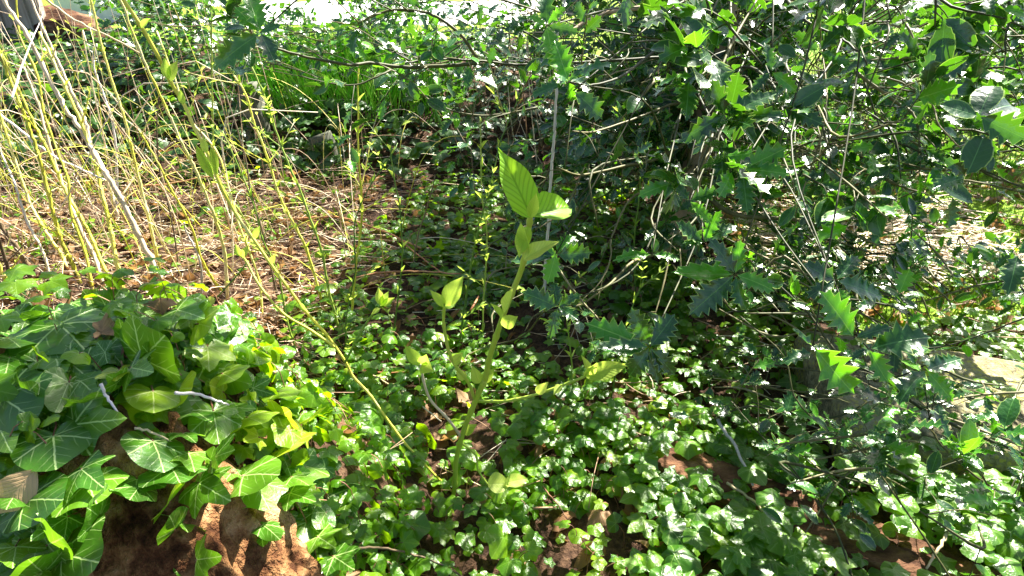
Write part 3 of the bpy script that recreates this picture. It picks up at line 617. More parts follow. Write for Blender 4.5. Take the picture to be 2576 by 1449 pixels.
pleaf(sap, (1268, 790), (1308, 726), TM+.08, TM+.04, M_BUD, DOG[2], (-.9, -.5, .4), r=.3, wide=.8)
pleaf(sap, (1262, 800), (1247, 765), TM+.08, TM+.06, M_BUD, DOG[1], (.8, -.6, .4), r=.2, wide=.7)
pleaf(sap, (1262, 818), (1298, 800), TM+.1, TM+.08, M_BUD, DOG[0], (.2, -.8, .5), r=.3, wide=1.5)
tb_ = dg-.34
pleaf(sap, (1118, 770), (1158, 697), tb_, tb_-.02, M_BUD, DOG[0], (-.3, -.8, .4), r=.6, wide=1.15)
pleaf(sap, (1118, 770), (1088, 733), tb_, tb_-.02, M_BUD, DOG[1], (.3, -.8, .5), r=.5, wide=.8)
pleaf(sap, (1118, 775), (1150, 745), tb_, tb_+.01, M_BUD, DOG[0], (0, -.8, .5), r=.4, wide=1.3)
pleaf(sap, (1057, 918), (1020, 872), dg-.26, dg-.28, M_BUD, DOG[0], (.2, -.8, .5), r=.95, wide=1.0)
pleaf(sap, (1060, 918), (1082, 930), dg-.26, dg-.28, M_BUD, DOG[1], (.2, -.8, .5), r=.1, wide=1.8)
pleaf(sap, (1060, 916), (1075, 885), dg-.26, dg-.28, M_BUD, DOG[2], (.2, -.8, .5), r=.3, wide=1.5)
tr_ = dg-.25
pleaf(sap, (1470, 946), (1580, 915), tr_, tr_-.02, M_BUD, DOG[0], (0, -.7, .7), r=.1, wide=.85)
pleaf(sap, (1470, 946), (1500, 905), tr_, tr_-.02, M_BUD, DOG[2], (.3, -.7, .5), r=.7, wide=1.2)
pleaf(sap, (1480, 935), (1465, 895), tr_, tr_-.02, M_BUD, DOG[3], (.3, -.7, .5), r=.9)
pleaf(sap, (1226, 1218), (1285, 1212), dg-.1, dg-.1, M_BUD, DOG[1], (0, -.4, .9), r=.8, wide=1.7, label='small yellow leaf low on the sapling')
pleaf(sap, (1270, 1215), (1330, 1200), dg-.1, dg-.09, M_BUD, DOG[0], (0, -.5, .9), r=.4, wide=1.2)
for (a, b, t) in [((1205, 965), (1190, 925), dg-.2), ((1215, 960), (1240, 930), dg-.2), ((1350, 990), (1375, 965), dg-.22), ((1410, 968), (1395, 990), dg-.24), ((1140, 915), (1160, 890), dg-.25), ((1170, 955), (1150, 930), dg-.2), ((1165, 1090), (1195, 1070), dg-.12)]:
    pleaf(sap, a, b, t, t-.02, M_BUD, BUD[1], (0, -.7, .7), wide=1.6)
# the long leaning shoot of the same kind
g1 = hit(1136, 1240); d1 = depth(g1)
lsh = thing('leaning_shoot', g1, 'long thin yellow green shoot leaning far left from the sapling base to the top edge', 'shoot')
LP = [(1136, 1236), (1085, 1186), (1023, 1120), (978, 1061), (929, 992), (888, 947), (868, 909), (821, 842), (767, 781), (729, 730), (682, 666), (635, 598), (591, 534), (554, 466), (520, 382), (490, 324), (463, 263), (425, 199), (398, 142), (358, 71), (311, 0), (260, -80)]
shoot(lsh, LP, d1, 1.0, 6, 10, M_CANE, every=.12)
shoot(lsh, [(840, 872), (827, 862), (777, 828), (712, 788), (652, 717), (618, 656), (601, 640)], d1-.18, d1-.25, 7, 6, M_CANE, name='branch')
shoot(lsh, [(625, 657), (590, 700), (540, 754)], d1-.22, d1-.2, 4, 3, M_GREEN, name='branch')
shoot(lsh, [(868, 912), (900, 850), (930, 800), (960, 765)], d1-.15, d1-.18, 6, 5, M_GREEN, name='branch')
pleaf(lsh, (542, 754), (508, 768), d1-.2, d1-.2, M_BUD, DOG[0], (0, -.5, .8), wide=1.8, r=.6)
pleaf(lsh, (538, 450), (490, 360), 1.05, 1.04, M_BUD, DOG[3], (.3, -.9, .4), wide=.75, r=.97, label='pale folded leaf pressed to the shoot')
pleaf(lsh, (545, 440), (530, 365), 1.05, 1.06, M_BUD, DOG[3], (.5, -.8, .4), wide=.7, r=.6)
for (a, b, t, r) in [((960, 768), (950, 725), d1-.19, .5), ((962, 768), (990, 750), d1-.19, .2), ((958, 770), (975, 735), d1-.19, .4), ((955, 775), (935, 790), d1-.19, .3), ((605, 645), (590, 615), d1-.25, .9), ((610, 648), (622, 618), d1-.25, .8), ((425, 199), (410, 145), 1.02, .7), ((430, 205), (440, 150), 1.02, .4), ((463, 263), (450, 225), 1.02, .8), ((520, 385), (508, 345), 1.05, .9), ((682, 664), (690, 640), 1.15, .3), ((767, 781), (750, 760), 1.2, .3), ((640, 600), (650, 570), 1.1, .4), ((355, 70), (372, 45), 1., .4)]:
    pleaf(lsh, a, b, t, t-.01, M_BUD, BUD[1], (0, -.8, .5), wide=1.4, r=r)

# ---------------------------------------------------------------- large ivy on the log (each leaf traced)
BIG = {
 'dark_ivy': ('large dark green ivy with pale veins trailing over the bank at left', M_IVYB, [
  ((149, 815), (236, 900), 1.25), ((135, 887), (158, 950), 1.3), ((360, 903), (430, 826), 1.1), ((446, 779), (524, 800), .9), ((233, 768), (180, 812), .95), ((100, 800), (45, 785), .8), ((80, 722), (60, 785), .9),
  ((318, 855), (290, 795), .9), ((236, 762), (200, 722), 1.0), ((250, 740), (300, 770), .9), ((395, 765), (420, 730), .9), ((420, 750), (480, 722), .8), ((340, 770), (390, 800), .9), ((300, 745), (330, 790), .9),
  ((173, 962), (130, 1060), 1.0), ((230, 1020), (250, 985), 1.1), ((185, 1068), (342, 1050), .75), ((135, 1096), (142, 1200), 1.45), ((5, 1000), (110, 1070), .95), ((60, 1000), (90, 960), 1.), ((20, 850), (60, 880), 1.0),
  ((24, 900), (10, 955), 1.0), ((0, 1080), (35, 1150), 1.0), ((66, 1259), (178, 1255), .9), ((220, 1215), (250, 1280), 1.1), ((205, 1180), (265, 1230), .9), ((165, 1290), (80, 1345), .9), ((170, 1300), (60, 1370), .9), ((40, 1375), (30, 1440), 1.0), ((120, 1370), (165, 1350), 1.), ((110, 1440), (60, 1400), 1.0), ((150, 1450), (90, 1470), 1.),
  ((385, 905), (350, 860), .8), ((330, 925), (390, 935), .9), ((300, 960), (260, 940), .8), ((40, 1240), (10, 1290), .9), ((350, 1225), (320, 1265), .95), ((20, 1160), (75, 1175), .9), ((0, 930), (30, 990), .8)]),
 'sunlit_ivy': ('large ivy with leaves painted sunlit yellow green, spreading over the log', M_IVYY, [
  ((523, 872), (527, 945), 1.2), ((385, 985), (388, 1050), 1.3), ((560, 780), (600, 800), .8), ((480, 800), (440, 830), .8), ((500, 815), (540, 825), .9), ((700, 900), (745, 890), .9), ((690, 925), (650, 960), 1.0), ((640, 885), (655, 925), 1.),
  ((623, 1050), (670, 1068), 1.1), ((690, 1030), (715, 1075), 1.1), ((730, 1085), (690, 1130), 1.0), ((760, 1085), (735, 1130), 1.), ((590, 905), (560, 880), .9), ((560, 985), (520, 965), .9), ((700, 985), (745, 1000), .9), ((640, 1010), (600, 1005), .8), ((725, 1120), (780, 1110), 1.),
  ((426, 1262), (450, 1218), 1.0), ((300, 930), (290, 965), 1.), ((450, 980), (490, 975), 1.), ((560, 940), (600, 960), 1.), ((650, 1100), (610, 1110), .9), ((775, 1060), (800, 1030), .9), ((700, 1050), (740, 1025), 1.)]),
 'green_ivy': ('glossy mid green ivy leaves hanging over the rotten log at lower left', M_IVYB, [
  ((385, 1110), (420, 1205), 1.15), ((430, 1175), (460, 1225), 1.1), ((475, 1140), (495, 1190), 1.1), ((537, 1034), (556, 1140), .85), ((490, 1035), (540, 1060), .9), ((580, 1025), (615, 1060), .9), ((613, 1196), (722, 1192), 1.0), ((640, 1215), (690, 1300), 1.0), ((500, 1215), (590, 1265), .9), ((520, 1195), (560, 1175), .9),
  ((730, 1240), (805, 1262), .8), ((658, 1326), (662, 1385), 1.1), ((660, 1320), (715, 1365), .6), ((492, 1408), (425, 1450), .9), ((495, 1408), (560, 1400), .8), ((345, 1205), (335, 1262), 1.1), ((450, 1300), (480, 1340), 1.1), ((540, 1150), (600, 1130), .8), ((440, 1330), (425, 1290), .9),
  ((156, 1394), (272, 1420), .95), ((590, 1180), (560, 1215), 1.), ((250, 1300), (210, 1270), 1.0), ((800, 1350), (850, 1380), 1.), ((840, 1400), (900, 1440), 1.), ((820, 1290), (790, 1340), .9), ((735, 1200), (790, 1225), .8), ((460, 1090), (500, 1110), .7)]),
}
LAB = {(149, 815): 'largest leaf, grey green with bold white veins', (523, 872): 'pale leaf painted as if in full sun', (426, 1262): 'small bright yellow leaf'}
for key, (label, mat, leaves) in BIG.items():
    c = hit(*leaves[0][0]); root = thing('ivy_vine', c, label, 'ivy'); stems = MB(); prev = None
    for j, (a, b, wd) in enumerate(leaves):
        off = .045+.035*rng.random()+(.03 if 200 < a[0] < 830 and a[1] > 1075 else 0); A = hit(a[0], a[1]); tA = depth(A)-off
        n = surf_n(A.x, A.y)*.3+(CP-A).normalized()*.9+rv(.16)+SUN*.1; pA = T(a[0], a[1], tA)
        # tip lies on the plane through pA with normal n
        d = ray(*b); tt = (pA-CP).dot(n)/max(.05, d.dot(n)) if abs(d.dot(n)) > .05 else tA; tt = min(max(tt, tA-.05), tA+.05)
        B = T(b[0], b[1], tt); L = (B-pA).length*(1.0 if True else 1)
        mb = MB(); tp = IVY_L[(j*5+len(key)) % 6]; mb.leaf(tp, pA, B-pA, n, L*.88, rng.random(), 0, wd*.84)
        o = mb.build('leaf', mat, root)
        if a in LAB: o['label'] = LAB[a]
        q = pA-(B-pA).normalized()*.03-n.normalized()*.02; gq = A-(B-pA)*.35; gq.z = ground(gq.x, gq.y)
        stems.tube([pA, q, gq], .0014, 5, 4, rng.random())
        if prev is not None and True: stems.tube([prev, (prev+gq)/2+rv(.008)+UP*.015, gq], .0022, 5, 4, rng.random())
        prev = gq
    stems.build('stem', M_PET, root)
# smaller ivy leaves filling the bank between the large ones
fl = MB()
for _ in range(420):
    px, py = rng.uniform(-40, 860), rng.uniform(735, 1480)
    if px > 500+ (py-735)*.5 and py < 1180: continue
    A = hit(px, py)
    if mound(A.x, A.y) < .05 : continue
    if 225 < px < 470+(py-1080)*1.1 and py > 1110: continue
    a = rng.uniform(0, 6.28); n = surf_n(A.x, A.y)+(CP-A).normalized()*.5+rv(.25)
    fl.leaf(IVY_L[rng.integers(6)], A+n*.012*rng.uniform(.5, 2), Vector((math.cos(a), math.sin(a)-.4, -.3)), n, rng.uniform(.03, .06))
tag(fl.build('bank_ivy_undergrowth', M_IVYB), 'smaller dark ivy leaves under the large ones on the left bank', 'ivy', kind='stuff')
A = hit(40, 1235); td = depth(A)-.07; rt = MB(); pA, pB = T(92, 1180, td), T(-20, 1300, td-.03)
rt.leaf(ovate(30, .30, .25, .35, 14, .5), pA, pB-pA, CP-pA, (pB-pA).length, .4, 0, 1.15)
tag(rt.build('dead_leaf', M_TAN), 'big flat tan dead leaf at the left edge among dark ivy', 'dead leaf')

# ---------------------------------------------------------------- fallen sticks and stalks
STICKS = [
 ([(690, 935), (760, 915), (850, 915), (940, 945), (1010, 990)], 9, M_PALE, .05, 'curved pale stick arching over the ivy left of the sapling'),
 ([(890, 930), (980, 938), (1095, 930)], 6, M_RED, .03, 'orange brown stalk lying beside the pale curved stick'),
 ([(700, 555), (780, 548), (860, 548), (960, 580), (1060, 625)], 6, M_RED, .10, 'long reddish stalk arched above the straw toward the dark ivy'),
 ([(890, 700), (960, 686), (1060, 682), (1160, 690)], 6, M_RED, .08, 'orange stalk lying level across the dark ivy'),
 ([(1000, 600), (1070, 655), (1110, 685)], 4, M_RED, .08, 'short reddish stalk crossing the level orange one'),
 ([(1182, 782), (1203, 745)], 7, M_RED, .12, 'short snapped orange stick end standing in the dark ivy'),
 ([(1088, 895), (1130, 908), (1180, 915), (1240, 905)], 12, M_GREY, .03, 'knobbly grey lichened stick lying behind the sapling stem'),
 ([(440, 990), (500, 992), (545, 1008), (575, 1020)], 9, M_GREY, .08, 'smooth pale grey stick lying over the ivy log'),
 ([(255, 965), (270, 1000), (298, 1040)], 9, M_GREY, .06, 'short bent grey root on top of the log'),
 ([(340, 1075), (400, 1095), (462, 1130)], 7, M_PALE, .06, 'pale twig lying across the log between the ivy leaves'),
 ([(895, 1380), (960, 1378), (1040, 1395), (1110, 1420), (1160, 1449), (1200, 1480)], 7, M_DARKC, .08, 'long dark grey twig curving across the ivy at the bottom edge'),
 ([(1340, 1280), (1400, 1277)], 7, M_PET, .07, 'short pinkish twig in the sunlit ivy right of the sapling'),
 ([(1365, 1225), (1400, 1265), (1430, 1310)], 4, M_PET, .07, 'thin brown twig slanting down right of the sapling base'),
 ([(1804, 1054), (1853, 1131), (1894, 1221)], 9, M_GREY, .12, 'straight grey stick slanting down onto the timber edging'),
 ([(1829, 1214), (1891, 1259), (1974, 1338), (2080, 1440)], 8, M_PALE, .09, 'long cream stick running down beside the timber edging'),
 ([(1697, 1245), (1780, 1218)], 6, M_RED, .08, 'short orange stalk just left of the timber edging'),
 ([(0, 287), (78, 351), (135, 392), (203, 425), (263, 453)], 7, M_GREY, .35, 'long white stick slanting across the canes at left'),
 ([(105, -10), (189, 51), (287, 98), (355, 135)], 6, M_PALE, .8, 'pale side twig crossing from the top edge to the yellow canes'),
 ([(30, 245), (70, 130), (110, 30)], 6, M_GREY, .7, 'whitish stick crossing the canes near the fence'),
 ([(1010, 985), (1060, 1020), (1110, 1060)], 5, M_PALE, .05, 'thin straw stick pointing toward the sapling fork'),
 ([(720, 1400), (760, 1440), (800, 1449), (850, 1395)], 4, M_GREY, .05, 'forked grey twig at the bottom edge right of the log'),
 ([(2390, 1330), (2360, 1380), (2330, 1430)], 9, M_PALE, .12, 'pinkish stub of wood on the timber edging at lower right'),
 ([(0, 470), (120, 452), (260, 440), (330, 452)], 4, M_PALE, .08, 'long straw lying level across the canes'),
 ([(330, 470), (420, 463), (520, 445), (600, 450)], 4, M_RED, .05, 'reddish straw stalk on the dry patch behind the canes'),
]
for px, wd, mt, hgt, lab in STICKS:
    P = []
    for (a, b) in px:
        g = hit(a, b); d = (g-CP); k = 1-min(.6, hgt/max(.1, -d.z)) if d.z < 0 else .9; P.append(CP+d*k)
    if P[0].y > 2.5: m_ = sum(q.y for q in P)/len(P); P = [at_y(a, b, min(m_, 2.4)) for a, b in px]
    r0 = wd/2*depth(P[0])/F; mb = MB(); rs = random.Random(len(lab)); Q, R_ = smooth(P, [r0, r0*.6], 6)
    mb.tube([Vector(q)+Vector((rs.gauss(0, 1), rs.gauss(0, 1), rs.gauss(0, 1)))*r0*.3 for q in Q], R_, 7, 1, rs.random())
    tag(mb.build('fallen_stick', mt), lab, 'stick', 'fallen sticks and stalks')

# ---------------------------------------------------------------- holly
def pix(e):
    k = depth(e); d = e-CP; return 1288+F*d.x/k, 724.5-F*(d.z*math.cos(PITCH)+d.y*math.sin(PITCH))/k, k
def thin(p, keep_shade=False):
    """thins the crown to let sun reach the floor (right front, straw patch, log)"""
    g = p-SUN*(p.z/SUN.z)
    if g.y < .4: return False
    if g.x < .2:
        zz = .45
        for _ in range(3): g = p-SUN*((p.z-zz)/SUN.z); zz = mound(g.x, g.y)
    x, y, k = pix(g); v = 0; low = .3
    if y > 930 and x > 820: v = .92 if x < 1750 else .85; low = .8 if x < 1750 else (.2 if y < 1090 else .5)
    elif y > 1080 and 190 < x < 900: v = .96
    elif x < 900-.3*(y-400) and 380 < y < 1000 and not (x < 430 and y > 740): v = .95
    elif x > 1700 and y > 520: v = .6
    a, b, k = pix(p)
    if b > -60: v *= low     # boughs low enough to be in view stay dense
    if 1930 < a and 790 < b < 1060 and k < 1.6: v = max(v, .5)
    if 2370 < a and 330 < b < 640: v = max(v, .6)
    if 1690 < a < 1800 and 330 < b < 540 and k < 2.3: v = max(v, .5)
    return rng.random() < v
def holly_twigs(P, R0, wood, lf, n, L=.14, ls=.055, tps=HOL_M, bias=Vector((0, 0, 0)), nl=6, both=True, ym=.1):
    P = np.array([list(p) for p in P])
    for j in range(n):
        u = rng.uniform(.12, 1.0)*(len(P)-1); i = min(int(u), len(P)-2); q = Vector(P[i]*(1-(u-i))+P[i+1]*(u-i)); ax = Vector(P[i+1]-P[i]).normalized()
        d = (ax*.6+rv(.6)+bias); d.normalize(); l = L*rng.uniform(.5, 1.4); e = q+d*l+Vector((0, 0, -.1*l)); m_ = q+d*l*.5+Vector((0, 0, .08*l))
        if thin(m_): continue
        wood.tube([q, m_, e], [R0*.45, R0*.2], 4, 3, rng.random())
        whorl(lf, q, m_, e, d, nl, ls, tps, ym)
def whorl(lf, q, m_, e, d, nl, ls, tps, ym=.2):
    a0 = rng.uniform(0, 6.28); s1 = d.cross(UP+rv(.1)).normalized(); s2 = d.cross(s1)
    for k in range(nl):
        u = .35+.65*k/(nl-1) if nl > 1 else 1; p = q.lerp(m_, u*2) if u < .5 else m_.lerp(e, u*2-1); a = a0+k*2.4
        side = s1*math.cos(a)+s2*math.sin(a)*.55; dd = d*(.35+.5*u)+side*.9+Vector((0, 0, -.05))
        n = UP*.8+d*-.3+rv(.35)+Vector((0, -.25, 0)) if p.z > .55 or p.y > 1.7 else UP+rv(.17)
        if thin(p): continue
        lf.leaf(tps[rng.integers(len(tps))], p, dd, n, ls*rng.uniform(.65, 1.25)*(.8+.2*u), m=int(rng.random() < ym))
tg = Vector((.66, 2.32, ground(.66, 2.32)))
ht = thing('holly_tree', tg, 'holly tree with leaning brown trunk and dark spiny leaves filling the right side', 'holly tree')
mb = MB(); TR = [tg-UP*.05, at_y(1720, 560, 2.3), at_y(1742, 430, 2.32), at_y(1790, 230, 2.38), at_y(1835, 90, 2.42), at_y(1850, -60, 2.45), Vector((1.05, 2.6, 1.9)), Vector((1.1, 2.75, 2.8))]
mb.tube(TR, [.055, .046, .042, .04, .038, .036, .03, .02], 14, 6, .5, 0, .25); mb.build('trunk', M_TRUNK, ht)
HB = [  # px points, t0, t1, width px, number of twigs, leaf size
 ([(1762, 51), (1697, 20), (1606, 20), (1538, 30), (1470, 57), (1420, 88)], 1.9, 1.7, 15, 9, .06),
 ([(1800, 120), (1700, 140), (1500, 155), (1369, 159), (1285, 162), (1200, 152), (1109, 149), (1059, 152), (980, 165)], 2.1, 1.5, 8, 18, .055),
 ([(1200, 160), (1032, 169), (930, 159), (868, 162), (726, 132), (655, 105), (620, 95)], 1.5, 1.2, 10, 6, .05),
 ([(1200, 147), (1167, 98), (1126, 61), (1065, 30), (974, 27), (900, 60)], 1.5, 1.4, 10, 9, .05),
 ([(984, 176), (957, 189), (896, 213), (829, 209), (750, 190)], 1.35, 1.25, 6, 2, .045),
 ([(1352, 270), (1268, 287), (1200, 290), (1133, 277), (1086, 253), (1028, 219)], 1.6, 1.5, 6, 7, .045),
 ([(1720, 70), (1697, 84), (1606, 162), (1572, 186), (1538, 203), (1470, 219), (1427, 236)], 1.6, 1.15, 9, 7, .06),
 ([(1850, 30), (1960, 0), (1987, 7), (2031, 55), (2107, 92), (2158, 130)], 1.9, 1.5, 10, 9, .055),
 ([(1780, 200), (1900, 250), (2001, 283), (2038, 321), (2072, 355), (2124, 379), (2192, 403), (2243, 433), (2281, 474)], 2.3, 1.6, 11, 14, .055),
 ([(2150, 180), (2250, 253), (2294, 283), (2311, 328), (2311, 403)], 1.6, 1.5, 9, 9, .05),
 ([(2280, 60), (2328, 171), (2332, 222), (2352, 280), (2362, 314), (2414, 372)], 1.3, 1.2, 7, 9, .055),
 ([(2530, -20), (2543, 34), (2530, 89), (2530, 137)], 1.2, 1.2, 8, 8, .06),
 ([(2001, 200), (2052, 266), (2072, 328), (2083, 375), (2093, 478)], 1.7, 1.6, 7, 7, .05),
 ([(1760, 480), (1850, 540), (1994, 552), (2066, 573), (2107, 621), (2141, 686), (2165, 788)], 2.2, 1.5, 12, 12, .055),
 ([(1750, 600), (1650, 640), (1595, 656), (1538, 710), (1477, 757), (1450, 771)], 2.1, 1.45, 9, 6, .05),
 ([(1403, 673), (1453, 744), (1504, 801), (1538, 848)], 1.35, 1.2, 6, 3, .05),
 ([(1720, 480), (1600, 490), (1541, 592), (1538, 642), (1514, 703), (1450, 770)], 2.1, 1.5, 6, 6, .045),
 ([(1248, 868), (1295, 855), (1329, 835), (1362, 791), (1390, 770)], 1.5, 1.3, 6, 2, .04),
 ([(1740, 350), (1650, 400), (1560, 420), (1460, 440), (1400, 420)], 2.2, 1.6, 9, 12, .05),
 ([(1800, 250), (1700, 260), (1620, 290), (1500, 330), (1440, 330)], 2.3, 1.7, 8, 9, .05),
 ([(1800, 180), (1890, 170), (1960, 230), (2000, 250)], 2.0, 1.3, 9, 10, .06),
]
trunkpath = [Vector(p) for p in TR]
wood, lf = MB(), MB()
for pts, t0, t1, wd, nt_, ls in HB:
    n = len(pts); P = [T(a, b, t0+(t1-t0)*i/(n-1)) for i, (a, b) in enumerate(pts)]
    R0 = [wd/2*depth(q)/F*(1-.5*i/(n-1)) for i, q in enumerate(P)]; mb = MB(); rs = random.Random(n)
    Q, RR = smooth(P, R0, 6); mb.tube([Vector(q)+rv(R0[0]*.12) for q in Q], RR, 8, 1, rng.random()); mb.build('branch', M_TWIG if wd < 14 else M_TRUNK, ht)
    holly_twigs(P, min(R0[0], .004), wood, lf, int(nt_*1.3), .14, ls)
# hand placed sprays: centre, depth, [(tip px, width, young?)]
HW = [
 ((1635, 873), 1.0, [((1590, 778), 1.0, 0), ((1697, 792), 1.15, 0), ((1500, 880), .8, 0), ((1580, 950), 1.15, 0), ((1700, 945), .9, 0), ((1655, 960), .7, 0), ((1475, 812), .8, 1)]),
 ((1403, 772), 1.1, [((1318, 735), 1.1, 0), ((1392, 708), 1.0, 0), ((1452, 800), 1.1, 0), ((1385, 850), .9, 0), ((1455, 740), .9, 0)]),
 ((1398, 640), 1.12, [((1490, 636), 1.2, 0), ((1378, 712), 1.1, 1), ((1450, 590), 1.0, 1), ((1340, 620), 1.0, 1), ((1290, 660), .9, 0)]),
 ((1640, 640), 1.25, [((1548, 646), .7, 1), ((1710, 650), .8, 1)]),
 ((1868, 425), 1.05, [((1790, 345), .8, 1), ((1975, 375), .9, 1), ((1985, 435), .9, 1), ((1880, 535), .9, 0), ((1825, 380), .9, 0)]),
 ((1850, 690), 1.0, [((1862, 605), .9, 1), ((1950, 728), 1.0, 1), ((1735, 790), 1.0, 0), ((1692, 690), .8, 1), ((1790, 600), .8, 0), ((1870, 780), .9, 0)]),
 ((1770, 610), 1.15, [((1700, 560), .9, 0), ((1850, 560), 1.1, 0), ((1812, 530), .9, 1), ((1720, 610), .9, 0)]),
 ((1735, 505), 1.1, [((1690, 455), .9, 0), ((1805, 480), .9, 0), ((1790, 560), .9, 1)]),
 ((655, 82), 1.05, [((538, 165), .9, 0), ((700, 60), 1.15, 0), ((590, 15), .9, 1), ((620, -30), .9, 1), ((690, 150), .8, 0)]),
 ((1375, 65), 1.05, [((1372, -40), .9, 0), ((1395, 165), .9, 1), ((1455, 80), .8, 0), ((1325, 35), .8, 1), ((1420, 15), .8, 1)]),
 ((1430, 205), 1.0, [((1395, 100), .9, 1), ((1465, 170), .8, 0), ((1335, 240), .8, 0), ((1440, 255), .9, 1), ((1540, 150), .8, 0)]),
 ((1443, 228), 1.0, [((1518, 296), 1.1, 0)]),
 ((1825, 288), 1.0, [((1950, 232), 1.0, 0), ((1720, 350), .8, 0), ((1790, 200), .8, 0)]),
 ((1940, 180), 1.05, [((1930, 105), .9, 0), ((1985, 130), .9, 0), ((1890, 230), .9, 0), ((2010, 230), .9, 1)]),
 ((2185, 878), .95, [((2340, 838), 1.35, 0), ((2140, 900), 1.0, 0), ((2230, 960), .9, 1)]),
 ((2150, 850), .95, [((2070, 735), 1.1, 1), ((2185, 885), 1.1, 0), ((2240, 820), .9, 0)]),
 ((2045, 870), .92, [((2140, 985), .9, 1), ((1990, 830), .8, 0)]),
 ((2103, 705), 1.0, [((2225, 745), .9, 0), ((2020, 665), 1.0, 0), ((2035, 745), .9, 0), ((2160, 640), .9, 0)]),
 ((2462, 292), .85, [((2370, 262), 1.25, 0), ((2500, 205), 1.2, 0), ((2560, 250), 1.2, 0), ((2580, 350), 1.1, 0)]),
 ((2430, 445), .85, [((2480, 335), 1.15, 0), ((2350, 470), 1.0, 0), ((2385, 400), 1.0, 0)]),
 ((2060, 130), 1.2, [((2130, 60), .9, 0), ((2000, 80), .9, 0), ((2140, 160), .9, 0)]),
 ((2560, 640), 1.0, [((2540, 730), 1.0, 0), ((2610, 600), 1.0, 0)]),
 ((2330, 930), 1.0, [((2400, 1010), .9, 1), ((2260, 1000), .9, 0), ((2420, 900), .9, 0)]),
]
nleaf = 0
for c, t, tips in HW:
    A = T(*c, t)
    tp_ = trunkpath[2+int(rng.integers(5))]+rv(.02); m1 = A.lerp(tp_, .3)+rv(.04)+Vector((0, 0, .02)); m2 = A.lerp(tp_, .65)+rv(.07)+Vector((0, 0, .06))
    if c[0] < 2250: wood.tube([A, m1, m2, tp_], [.0012, .002, .003, .0045], 6, 6, rng.random()*.2)
    for j, (b, wd, yg) in enumerate(tips):
        tb = t+rng.uniform(-.03, .03); B = T(*b, tb); d = B-A; n = (CP-A).normalized()*.8+UP*.5+rv(.22); mb = MB()
        mb.leaf(HOL_L[rng.integers(4)] if wd < 1.12 or b[0] < 2350 and wd < 1.4 else HOL_M[4+rng.integers(2)], A+d*.05, d, n, d.length*.95, rng.random(), 0, wd); mb.build('leaf', M_HOLY if yg else M_HOL, ht); nleaf += 1
# lesser branches through the crown, rooted along the trunk and spreading out
def spread(N, xr, yr, zr, wood, lf, ls, tw, tps, L=(.25, .6), nl=5, anchor=None, cond=None):
    k = 0
    while k < N:
        e = Vector((rng.uniform(*xr), rng.uniform(*yr), rng.uniform(*zr)))
        if cond and not cond(e): continue
        k += 1; root = trunkpath[min(len(trunkpath)-1, 1+int(rng.integers(6)))] if anchor is None else anchor; d = (root-e); d.z *= .6
        l = min(d.length, rng.uniform(*L)); s = e+d.normalized()*l+rv(.03); m_ = (e+s)/2+rv(.04)+UP*.02; P = [s, m_, e]
        if thin(m_): continue
        wood.tube(P, [.0012, .003, .0014], 5, 4, rng.random()); holly_twigs([s, m_, e], .003, wood, lf, tw, .10, ls, tps, nl=nl)
def pix(e):
    k = depth(e); d = e-CP; return 1288+F*d.x/k, 724.5-F*(d.z*math.cos(PITCH)+d.y*math.sin(PITCH))/k, k
def cA(e):      # keeps the main crown to where the tree stands, open to the left floor
    x, y, k = pix(e); return e.z > ground(e.x, e.y)+.05 and x > 1330+.35*max(0, y-300) and not (y > 760 and x < 1700)
spread(310, (.1, 1.9), (1.5, 3.2), (.25, 1.15), wood, lf, .068, 3, HOL_M, nl=9, cond=cA)
def cD(e): x, y, k = pix(e); return 1500 < x < 2700 and -150 < y < 560 and 1.0 < k < 1.9 and x > 1500+max(0, y-250)
spread(250, (.1, 1.6), (.6, 1.9), (.5, 1.3), wood, lf, .07, 3, HOL_M, nl=8, cond=cD, L=(.15, .4))
spread(170, (.15, 3.0), (2.6, 4.6), (.1, 1.1), wood, lf, .065, 4, HOL_S, nl=8, cond=lambda e: pix(e)[0] > 1150)
spread(200, (.1, 4.2), (3.0, 5.4), (.45, 1.25), wood, lf, .075, 4, HOL_S, nl=8, cond=lambda e: pix(e)[0] > 1050 and pix(e)[1] < 330)
def cC(e): x, y, k = pix(e); return 950 < x < 1500 and -80 < y < 240 and k > 1.3
spread(26, (-.6, .5), (1.5, 2.8), (.7, 1.3), wood, lf, .048, 4, HOL_M, cond=cC)
def cL(e): x, y, k = pix(e); return 180 < x < 1050 and -60 < y < 150 and not (520 < x < 880 and y < 60 and rng.random() < .88)
spread(210, (-2.8, .4), (3.0, 5.6), (.45, 1.1), wood, lf, .055, 5, HOL_S, cond=cL, L=(.3, .7))
def cE(e): x, y, k = pix(e); return 1160 < x < 1760 and 330 < y < 960 and 1.25 < k < 2.4 and e.z > ground(e.x, e.y)+.05
spread(60, (-.2, .9), (1.2, 2.3), (.1, .7), wood, lf, .045, 3, HOL_M, cond=cE, L=(.12, .35))
